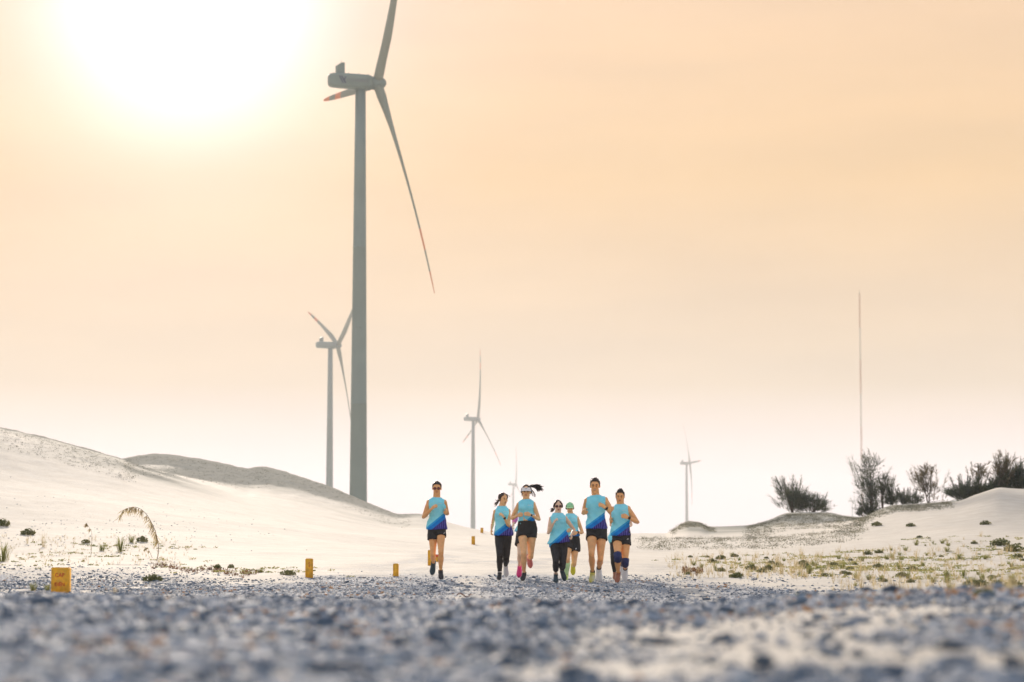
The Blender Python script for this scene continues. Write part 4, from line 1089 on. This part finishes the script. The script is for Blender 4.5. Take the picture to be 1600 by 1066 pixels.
    if 'tail' in S:                                    # loose ponytail made of many strands
        tm = MB()
        for i in range(S.get('strands', 46)):
            pts = [L(p) for p in S['tail']]; sp = S.get('spread', .035)
            q = [pts[0]]; rx, rz, ry = r_.gauss(0, 1), r_.gauss(0, 1), r_.gauss(0, 1); cut = .55 + .45 * r_.random()
            n_ = len(pts)
            for j in range(1, n_):
                u = j / (n_ - 1); q.append(pts[j].lerp(pts[0], (1 - cut) * u) + Vector((rx * sp * .5 * u, ry * sp * u, rz * sp * u)) + Vector((r_.gauss(0, .004), 0, r_.gauss(0, .004))))
            tm.tube(q, [.007] * (n_ - 1) + [.0012] if n_ > 2 else [.007, .0012], n=5)
        tm.build('ponytail', hr, root)
    if 'wisps' in S:
        tm = MB()
        for wv in S['wisps']:
            for i in range(5):
                jx = r_.gauss(0, .006); tm.tube([L(p) + Vector((jx * (j + .5), r_.gauss(0, .01), r_.gauss(0, .003))) for j, p in enumerate(wv)], [.0028] * len(wv), n=4)
        tm.build('loose_strands', hr, root)
    # ---- shirt
    t0s = (L(S['hem']).z - spine(0).z) / (spine(1).z - spine(0).z)
    sm = MB(); loose = S.get('loose', .012)
    def ex(t):
        if t > .80: k2 = (t - .80) / .2; return (.004 - .0 * k2, .004)
        return (0, 0)
    torso(sm, loose, t0s, .985, 24, S.get('flare', .035), ex)
    for side in 'LR':
        A = arm_d[side][0]; E = arm_d[side][1]; sx = -1 if side == 'L' else 1
        sm.ell(A + Vector((-sx * .030, 0, .004)), (.050 * g, .066 * g, .066 * g))
    if fem:
        c = spine(.74)
        for s in (-1, 1): sm.ell(c + Vector((s * .062 * g, -.082 * g, 0)), (.066 * g, .052 * g, .062 * g))
    if 'shirtL' in S:                                   # hem that hangs lower on one side
        a = L(S['shirtL']); sm.tube([spine(.35) + Vector((-.05, 0, 0)), a + Vector((.075, 0, .10)), a + Vector((.085, 0, 0))], [(.09, .09), (.095, .10), (.09, .10)], n=16, hint=(1, 0, 0))
    e0, e1 = L(S['edge'][0]), L(S['edge'][1])
    smt = shirt_mat('shirt_fabric', (e0.x, e0.z), (e1.x, e1.z), S.get('stripe', .06))
    se = S['seed'] * 3.1
    def wr(co):
        d = co[:, 0] * .7 + co[:, 2] * .7; zrel = (neck.z - co[:, 2]) / .5
        return (vn3(co + se, 9, 2) * .030 + (vn2(d * 16 + se, co[:, 0] * 4 + co[:, 1] * 3, 5) - .5) * .024) * np.clip(zrel * 1.6, .25, 1.2)
    shirt = sm.fused('shirt', smt, root, .0085, 3, wr)
    col = MB(); n_ = 24; c = spine(.975)
    ring = [c + Vector((math.cos(a) * .078 * g, math.sin(a) * .070 * g, -.012 + (.030 * math.sin(a) if math.sin(a) < 0 else .008 * math.sin(a)))) for a in [2 * math.pi * i / n_ for i in range(n_ + 1)]]
    col.tube(ring, [.007] * (n_ + 1), n=6, caps=False); col.build('collar', smt, shirt)
    # pale printed lettering on the right of the chest (a blurred scribble at this distance)
    pr = MB(); cc = spine(.80)
    if S.get('print', True):
        for i, (u0, wd_) in enumerate(((.020, .014), (.037, .010), (.050, .016), (.070, .010), (.083, .014))):
            pr.tube([cc + Vector((u0, -.145 * g, -.0)), cc + Vector((u0 + wd_ * .5, -.145 * g, .012)), cc + Vector((u0 + wd_, -.143 * g, .0))], [.0022] * 3, n=5)
    if pr.v:
        po = pr.build('chest_print', M_WHITE, shirt)
        sw = po.modifiers.new('wrap', 'SHRINKWRAP'); sw.target = shirt; sw.wrap_method = 'PROJECT'; sw.use_project_y = True; sw.use_positive_direction = True; sw.use_negative_direction = True; sw.offset = .002
    # ---- lower clothing
    lm = MB(); kind = S['bottom']
    if kind == 'shorts':
        torso(lm, .014, -.13, S.get('waist', .26), 20)
        for side in 'LR':
            Hp, K, An, td = leg_d[side]; hz_ = L(S['short' + side]).z
            u = (Hp.z - hz_) / max(.05, (Hp - K).z); u = min(max(u, .25), .95); e = Hp.lerp(K, u); fl = S.get('legflare', .020)
            lm.tube([Hp + Vector((0, 0, .03)), Hp.lerp(K, u * .5), e], [(.094 * g, .094 * g), (.092 * g + fl * .5, .090 * g + fl * .5), (.084 * g + fl, .088 * g + fl)], n=18, hint=(1, 0, 0))
        lo = lm.fused('shorts', M_BLK, root, .0085, 3, lambda co: vn3(co + se, 10, 7) * .020)
        if S.get('logo_px'):
            q = L(S['logo_px']); lg = MB(); lg.tube([q + Vector((-.014, -.13, -.008)), q + Vector((.012, -.13, .010))], [.006, .004], n=6); lg.tube([q + Vector((-.004, -.13, -.012)), q + Vector((.016, -.13, -.002))], [.004, .003], n=6)
            lo2 = lg.build('small_mark', M_WHITE, lo)
            sw = lo2.modifiers.new('wrap', 'SHRINKWRAP'); sw.target = lo; sw.wrap_method = 'PROJECT'; sw.use_project_y = True; sw.use_positive_direction = True; sw.use_negative_direction = True; sw.offset = .002
    else:
        torso(lm, .007, -.13, .26, 20)
        f = .93 if kind == 'leggings' else .68
        for side in 'LR':
            Hp, K, An, td = leg_d[side]; e = K.lerp(An, f); bk = Vector((0, .012, 0)); o_ = .007
            lm.tube([Hp, Hp.lerp(K, .3), Hp.lerp(K, .65), K], [.088 * g + o_, .081 * g + o_, .065 * g + o_, .052 * g + o_], n=16, rounded=True)
            if f > .9: lm.tube([K, K.lerp(An, .15), K.lerp(An, .35) + bk, K.lerp(An, .6) + bk * .5, e], [.052 * g + o_, .050 * g + o_, .055 * g + o_, .044 * g + o_, .032 * g + o_], n=16, rounded=False)
            else: lm.tube([K, K.lerp(An, .15), K.lerp(An, .35) + bk, e], [.052 * g + o_, .050 * g + o_, .055 * g + o_, .044 * g + o_], n=16, rounded=False)
            lm.ell(K, (.057 * g,) * 3)
        lm.fused('leggings', M_BLK, root, .007, 3, lambda co: vn3(co + se, 16, 7) * .008)
    # ---- shoes and socks
    for side in 'LR':
        Hp, K, An, td = leg_d[side]; up = (K - An); up = (up - td * up.dot(td))
        if up.length < .02: up = Vector((0, -1, 0)) - td * -td.y
        up.normalize(); lat = td.cross(up).normalized(); k3 = g * (.93 if fem else 1.0)
        heel = An - up * .078 * k3 - td * .055 * k3
        prof = [(0, .022, .060), (.02, .036, .100), (.055, .041, .112), (.09, .040, .104), (.13, .042, .082), (.175, .048, .062), (.215, .047, .045), (.25, .034, .034), (.272, .014, .020)]
        def shoe_shell(mb, grow, hs_, zo, n=14):
            V = []
            for d_, w_, h_ in prof:
                w_ = (w_ + grow) * k3; h_ = (h_ if hs_ is None else hs_) * k3; c = heel + td * ((d_ - (grow if d_ == 0 else -grow if d_ > .27 else 0)) * k3) + up * (zo * k3)
                for j in range(n):
                    a = 2 * math.pi * j / n; cx, cz = math.cos(a), math.sin(a)
                    cx = math.copysign(abs(cx) ** .7, cx)
                    V.append(c + lat * (w_ * cx * (1 - (.25 if hs_ is None and cz > 0 else 0) * max(cz, 0))) + up * (h_ * (.5 + .5 * math.copysign(abs(cz) ** .8, cz))))
            K_ = len(prof); Fc = [[i * n + j, i * n + (j + 1) % n, (i + 1) * n + (j + 1) % n, (i + 1) * n + j] for i in range(K_ - 1) for j in range(n)]
            Fc.append(list(range(n))[::-1]); Fc.append([(K_ - 1) * n + j for j in range(n)]); mb.add(V, Fc)
        a = MB(); shoe_shell(a, 0, None, .012); a.tube([An - up * .03 * k3 - td * .006, An + up * .030 * k3 - td * .010], [(.044 * k3, .050 * k3), (.041 * k3, .046 * k3)], n=14, hint=lat); a.ell(An + td * .022 * k3 - up * .004, (.043 * k3, .064 * k3, .046 * k3), Matrix((lat, td, up)).transposed())
        sho = a.build('shoe', SH[S['shoe' + side]], root)
        a = MB(); shoe_shell(a, .005, .026, -.006); a.build('sole', SH[S['sole' + side]] if S.get('sole' + side) else M_SOLEW, sho)
        a = MB()
        for q in range(4):
            c = heel + td * ((.105 + .022 * q) * k3) + up * ((.088 - .011 * q) * k3); a.tube([c - lat * .018 * k3, c + up * .006 * k3, c + lat * .018 * k3], [.004 * k3] * 3, n=5)
        a.build('laces', M_WHITE if S['shoe' + side] != 'white' else M_BLK, sho)
        if S.get('sock' + side, M_WHITE if S.get('whitesocks') else None):
            a = MB(); a.tube([An - (K - An).normalized() * .02, An + (K - An).normalized() * .055], [.041 * g, .040 * g], n=14); a.build('sock', S.get('sock' + side, M_WHITE), root)
    # ---- accessories
    if S.get('glasses'):
        gm = MB()
        for s in (-1, 1): gm.tube([hp(s * .058, -.066, .010), hp(s * .076, .0, .006)], [.003 * s_, .003 * s_], n=6)
        gm.tube([hp(-.012, -.092, .010), hp(.012, -.092, .010)], [.003 * s_] * 2, n=6)
        for s in (-1, 1): gm.ell(hp(s * .034, -.082, .005), (.030 * s_, .007 * s_, .021 * s_), Hm @ Matrix.Rotation(s * R(14), 3, 'Z'), n=16, h=10)
        go = gm.build('sunglasses' if S['glasses'] == 'dark' else 'glasses', M_FRAME, root)
        for s in (-1, 1):
            a = MB(); a.ell(hp(s * .034, -.0865, .005), (.026 * s_, .006 * s_, .018 * s_), Hm @ Matrix.Rotation(s * R(14), 3, 'Z'), n=16, h=10); a.build('lens', S.get('lens', M_LENS), go)
    if S.get('visor') or S.get('cap'):
        a = MB(); n_ = 28; zb = .050
        if S.get('visor'):
            ring = [hp(math.cos(q) * .081, .018 + math.sin(q) * .100, zb) for q in [2 * math.pi * i / n_ for i in range(n_ + 1)]]
            a.tube(ring, [(.005 * s_, .021 * s_)] * (n_ + 1), n=8, hint=tuple(Hm @ Vector((0, 1, 0))), caps=False)
            V = []; rings = 9
            for i in range(rings):
                q = -math.pi + math.pi * i / (rings - 1)
                for z0 in (.028, .072): V.append(hp(math.cos(q) * .085, .018 + math.sin(q) * .104, z0))
                for z0 in (.072, .028): V.append(hp(math.cos(q) * .078, .018 + math.sin(q) * .097, z0))
            a.add(V, [[i * 4 + j, i * 4 + (j + 1) % 4, (i + 1) * 4 + (j + 1) % 4, (i + 1) * 4 + j] for i in range(rings - 1) for j in range(4)] + [[3, 2, 1, 0], [(rings - 1) * 4 + j for j in range(4)]])
            mm_, mb_ = M_WHITE, M_WHITE
        else:
            def dome(p, v):
                if v.z < 0: p.z *= .12
                return p
            a.ell(hp(0, .018, .040), (.090 * s_, .106 * s_, .092 * s_), Hm, n=26, h=16, fn=dome); a.ell(hp(0, .018, .133), (.008 * s_,) * 3, Hm, n=8, h=6)
            mm_, mb_ = M_CAPG, M_CAPB
        co_ = a.build('visor' if S.get('visor') else 'cap', mm_, root)
        b_ = MB(); V = []; n2 = 13
        for z_ in (.0, .005):
            for i in range(n2):
                q = -math.pi * (.10 + .80 * i / (n2 - 1)); bl = .060 * math.sin(-q) ** .8
                for f_ in (0, .5, 1): V.append(hp(math.cos(q) * (.083 + .006 * f_), .018 + math.sin(q) * .102 - bl * f_, .036 + z_ - .018 * f_ - .012 * math.cos(q) ** 2 * f_))
        Fc = []
        for i in range(n2 - 1):
            for j in range(2):
                b0 = i * 3 + j; Fc.append([b0, b0 + 1, b0 + 4, b0 + 3]); b1 = b0 + n2 * 3; Fc.append([b1 + 3, b1 + 4, b1 + 1, b1])
            Fc.append([i * 3 + 2, i * 3 + 2 + n2 * 3, i * 3 + 5 + n2 * 3, i * 3 + 5])
        b_.add(V, Fc); b_.build('brim', mb_, co_)
        if S.get('visor'):
            a = MB(); c = hp(0, -.088, .052); a.tube([c + Vector((-.012, 0, .006)), c + Vector((0, -.001, -.006)), c + Vector((.012, 0, .006))], [.003] * 3, n=5); a.build('small_mark', M_NAVY, co_)
    for side in S.get('watch', ''):
        A, E, Wr = arm_d[side]; d = (Wr - E).normalized(); a = MB(); c = Wr - d * .022; kw = g * (.82 if fem else 1)
        a.tube([c - d * .010, c + d * .010], [.031 * kw] * 2, n=16); wo_ = a.build('watch', M_LAN if S.get('watchmat') is None else S['watchmat'], root)
        a = MB(); a.box(c + Vector((0, -.030 * kw, 0)), (.016, .006, .016)); a.build('watch_face', M_FRAME, wo_)
    if S.get('brace'):
        for side in 'LR':
            Hp, K, An, td = leg_d[side]; a = MB(); a.tube([K + (Hp - K).normalized() * .075, K, K + (An - K).normalized() * .075], [.069 * g, .064 * g, .064 * g], n=18); a.build('knee_brace', M_NAVY, root)
    for side, m_ in S.get('calf', {}).items():
        Hp, K, An, td = leg_d[side]; a = MB(); bk = Vector((0, .012, 0)); o_ = .006
        a.tube([K.lerp(An, .14), K.lerp(An, .35) + bk, K.lerp(An, .6) + bk * .5, K.lerp(An, .85), An], [.050 * g + o_, .055 * g + o_, .044 * g + o_, .034 * g + o_, .037 * g + o_], n=16); a.build('calf_sleeve', m_, root)
    for side, m_ in S.get('armsleeve', {}).items():
        A, E, Wr = arm_d[side]; a = MB(); a.tube([E + (A - E).normalized() * .02, E, E.lerp(Wr, .4), E.lerp(Wr, .92)], [.046 * g, .050 * g, .054 * g, .034 * g], n=14); a.build('arm_sleeve', m_, root)
    if S.get('lanyard'):
        a = MB(); c = spine(.97); ring = [c + Vector((math.cos(q) * .082 * g, math.sin(q) * .085 * g - .01, -.005 + .05 * min(0, math.sin(q)))) for q in [2 * math.pi * i / 20 for i in range(21)]]
        a.tube(ring, [.009] * 21, n=6, caps=False); a.build('neck_strap', M_LAN, root)
    return root
c1, c2 = (640, 730), (840, 730)
runner(dict(crop=c1, Y=43, base=(260, 981), label='lone male runner at left in tinted glasses, black shorts and black shoes', seed=1, skin=M_SK1, H=1.72,
    top=(238, 134), chin=(240, 252), neck=(238, 261), shL=(166, 296), shR=(310, 298), hipL=(205, 562), hipR=(272, 562),
    elL=(112, 405, .05), wrL=(190, 368, -.20), haL=(228, 338, -.24), elR=(324, 390, .4), wrR=(322, 378, -.03), haR=(324, 410, -.1),
    knL=(204, 735, -.3), ankL=(208, 838, .28), toeL=(194, 952, .26), knR=(276, 735, -.3), ankR=(272, 915, 0), toeR=(278, 960, -.2),
    hair='short', tuft=.5, glasses='tinted', lens=mat('rose_lens', (.20, .05, .05), .2), hem=(238, 545), edge=((165, 535), (300, 425)), bottom='shorts', shortL=(200, 640), shortR=(280, 612),
    shoeL='teal', shoeR='blackwhite', logo_px=(306, 578)))
runner(dict(crop=c1, Y=41.5, base=(790, 1003), label='woman runner in black leggings looking to the side, short dark ponytail, strap round her neck', seed=2, female=True, skin=M_SK3, H=1.60,
    top=(818, 230), chin=(822, 342), neck=(808, 337), shL=(746, 378), shR=(872, 374), hipL=(790, 610), hipR=(852, 606), yaw=35, pitch=8, roll=4,
    elL=(732, 470, .4), wrL=(718, 545, .0), haL=(716, 575, .0), elR=(880, 480, .0), wrR=(828, 440, -.20), haR=(790, 405, -.24),
    knL=(790, 770, -.3), ankL=(790, 925, 0), toeL=(782, 975, -.2), knR=(850, 760, -.3), ankR=(842, 862, .28), toeR=(850, 950, .24),
    hair='long', hairmat=M_HAIRB, tail=[(790, 285, .10), (770, 310, .13), (755, 325, .14), (738, 332, .14)], strands=30, spread=.02, wisps=[[(835, 235, -.03), (855, 245, 0), (868, 258, 0)]],
    hem=(815, 600), flare=.03, edge=((744, 592), (872, 492)), bottom='leggings', shoeL='blackwhite', shoeR='grey', lanyard=True, whitesocks=True, watch='R'))
runner(dict(crop=c1, Y=41, base=(985, 1005), label='woman runner in a white visor with long hair blowing to the right and black shorts', seed=3, female=True, skin=M_SK3, H=1.70,
    top=(1026, 160), chin=(1022, 283), neck=(1020, 277), shL=(952, 314), shR=(1090, 310), hipL=(992, 570), hipR=(1070, 566), pitch=2, yaw=-4,
    elL=(915, 405, .06), wrL=(950, 425, -.12), haL=(975, 420, -.2), elR=(1138, 432, .0), wrR=(1062, 418, -.22), haR=(990, 412, -.24),
    knL=(1000, 745, -.35), ankL=(1004, 935, 0), toeL=(985, 975, -.2), knR=(1068, 735, -.2), ankR=(1052, 800, .36), toeR=(1062, 875, .42),
    hair='long', high=True, tail=[(1040, 168, .10), (1075, 165, .15), (1115, 168, .16), (1150, 185, .16), (1170, 195, .16)], strands=60, spread=.035,
    wisps=[[(1060, 190, .1), (1085, 215, .1), (1100, 245, .1), (1096, 262, .1)], [(1062, 200, .1), (1072, 225, .1), (1078, 250, .1)], [(1100, 165, .15), (1150, 172, .15), (1170, 205, .15)]],
    hem=(1020, 500), flare=.0, edge=((1030, 482), (1098, 425)), bottom='shorts', waist=.36, shortL=(990, 590), shortR=(1070, 592), legflare=.014,
    shoeL='blackwhite', shoeR='coral', soleR='coral', visor=True, watch='R', watchmat=M_WHITE))
runner(dict(crop=c1, Y=43.6, base=(985, 958), label='runner almost hidden behind the woman with the visor, pink arm sleeve and magenta shoes', seed=4, female=True, skin=M_SK2, H=1.62,
    top=(1018, 196), chin=(1016, 300), neck=(1014, 295), shL=(962, 336), shR=(1072, 336), hipL=(978, 590), hipR=(1042, 590),
    elL=(938, 425, .10), wrL=(914, 492, -.02), haL=(900, 516, -.02), elR=(1085, 440, .1), wrR=(1060, 450, -.15),
    knL=(968, 740, -.2), ankL=(964, 868, .12), toeL=(958, 925, .06), knR=(1015, 740, -.3), ankR=(1000, 905, 0), toeR=(1000, 945, -.15),
    hair='short', hem=(1015, 560), edge=((960, 560), (1060, 480)), bottom='shorts', shortL=(965, 682), shortR=(1040, 682), legflare=.03,
    shoeL='magenta', shoeR='magenta', soleL='magenta', soleR='magenta', armsleeve={'L': M_PINK}, print=False))
runner(dict(crop=c2, Y=40.6, base=(170, 1012), label='woman runner in dark red sunglasses with a loose cyan shirt over cropped leggings', seed=5, female=True, skin=M_SK2, H=1.56,
    top=(176, 295), chin=(184, 403), neck=(178, 397), shL=(112, 438), shR=(250, 436), hipL=(152, 685), hipR=(222, 678), yaw=6, pitch=5,
    elL=(92, 540, .0), wrL=(140, 492, -.20), haL=(172, 445, -.24), elR=(300, 530, .05), wrR=(298, 590, -.10), haR=(306, 632, -.14),
    knL=(160, 835, -.3), ankL=(160, 945, 0), toeL=(160, 985, -.2), knR=(222, 810, -.3), ankR=(214, 900, .18), toeR=(236, 968, .10),
    hair='long', hairmat=M_HAIRB, tail=[(150, 365, .09), (135, 375, .12), (122, 378, .13), (110, 380, .13)], strands=30, spread=.022,
    hem=(180, 665), flare=.05, shirtL=(105, 702), edge=((104, 700), (246, 570)), bottom='capri', shoeL='teal', shoeR='teal', soleL='teal', soleR='teal', glasses='dark', loose=.02, stripe=.05))
runner(dict(crop=c2, Y=42.6, base=(262, 1012), label='woman runner in a mint green cap and black shorts, with pale lime calf sleeves', seed=6, female=True, skin=M_SK3, H=1.58,
    top=(282, 318), chin=(283, 412), neck=(286, 403), shL=(238, 438), shR=(352, 438), hipL=(272, 655), hipR=(330, 655), pitch=8,
    elL=(228, 540, .1), wrL=(262, 560, -.1), elR=(388, 535, .05), wrR=(346, 572, -.18), haR=(322, 592, -.22),
    knL=(262, 800, -.3), ankL=(252, 950, 0), toeL=(246, 985, -.2), knR=(325, 800, -.25), ankR=(312, 866, .30), toeR=(312, 930, .34),
    hair='long', hem=(290, 605), edge=((300, 605), (365, 560)), bottom='shorts', shortL=(268, 725), shortR=(330, 738), legflare=.022, shoeL='lime', shoeR='yellow', soleL='lime', soleR='yellow',
    calf={'L': M_LIMES}, cap=True, watch='R', logo_px=(335, 715)))
runner(dict(crop=c2, Y=41, base=(480, 1010), label='tallest male runner in the middle of the right group, bareheaded, olive and white shoes', seed=7, skin=M_SK1, H=1.82,
    top=(506, 108), chin=(500, 238), neck=(508, 241), shL=(428, 281), shR=(598, 276), hipL=(478, 585), hipR=(558, 585), pitch=3, yaw=-4, smile=True,
    elL=(414, 360, .22), wrL=(414, 372, -.03), haL=(412, 410, -.1), elR=(662, 395, .0), wrR=(596, 356, -.22), haR=(545, 325, -.26),
    knL=(472, 755, -.3), ankL=(482, 930, 0), toeL=(468, 985, -.2), knR=(556, 755, -.25), ankR=(538, 888, .26), toeR=(546, 985, .22),
    hair='short', hairmat=M_HAIRB, tuft=.9, hem=(510, 540), edge=((438, 525), (604, 402)), bottom='shorts', shortL=(470, 612), shortR=(560, 638),
    shoeL='olive', shoeR='white', sockL=M_BLK, sockR=M_BLK, watch='R'))
runner(dict(crop=c2, Y=40.3, base=(697, 1015), label='rightmost male runner with navy knee braces and one brown shoe in front', seed=8, skin=M_SK1, H=1.68,
    top=(724, 206), chin=(722, 322), neck=(726, 319), shL=(660, 358), shR=(798, 352), hipL=(700, 632), hipR=(770, 632), pitch=8, yaw=-5,
    elL=(652, 440, .22), wrL=(645, 455, .0), haL=(632, 480, -.06), elR=(868, 452, .0), wrR=(795, 440, -.22), haR=(745, 432, -.26),
    knL=(702, 780, -.3), ankL=(706, 935, 0), toeL=(694, 990, -.2), knR=(768, 780, -.25), ankR=(768, 892, .28), toeR=(764, 975, .30),
    hair='short', tuft=1.1, hem=(730, 600), edge=((655, 590), (806, 478)), bottom='shorts', shortL=(698, 645), shortR=(770, 665), shoeL='brown', shoeR='white', sockR=M_BLK, brace=True, watch='R', logo_px=(788, 630)))
runner(dict(crop=c2, Y=43.4, base=(690, 950), label='runner in long black leggings almost hidden behind the rightmost man', seed=9, female=True, skin=M_SK2, H=1.62,
    top=(724, 246), chin=(724, 346), neck=(726, 339), shL=(674, 380), shR=(782, 380), hipL=(678, 640), hipR=(736, 640),
    elL=(650, 480, .1), wrL=(676, 520, -.1), elR=(812, 480, .1), wrR=(800, 520, -.1),
    knL=(665, 790, -.25), ankL=(678, 925, 0), toeL=(678, 960, -.15), knR=(745, 780, -.25), ankR=(742, 860, .3), toeR=(742, 930, .3),
    hair='short', hem=(700, 690), edge=((650, 700), (800, 590)), bottom='leggings', shoeL='brown', shoeR='white', loose=.02, shirtL=(645, 698), print=False))
# ------------------------------------------------------------------ haze
hb = MB(); hb.box((0, 0, 84), (5300, 5300, 87))
hm = bpy.data.materials.new('haze_air'); hm.use_nodes = True; t = hm.node_tree; t.nodes.clear()
pv = t.nodes.new('ShaderNodeVolumePrincipled'); pv.inputs['Color'].default_value = (.95, .96, 1.0, 1)
pv.inputs['Density'].default_value = .00022; pv.inputs['Anisotropy'].default_value = .17
t.links.new(pv.outputs[0], t.nodes.new('ShaderNodeOutputMaterial').inputs['Volume'])
hz = hb.build('haze', hm, smooth=False); tag(hz, 'thin pale haze hanging in the air over the dunes', 'haze', kind='stuff')
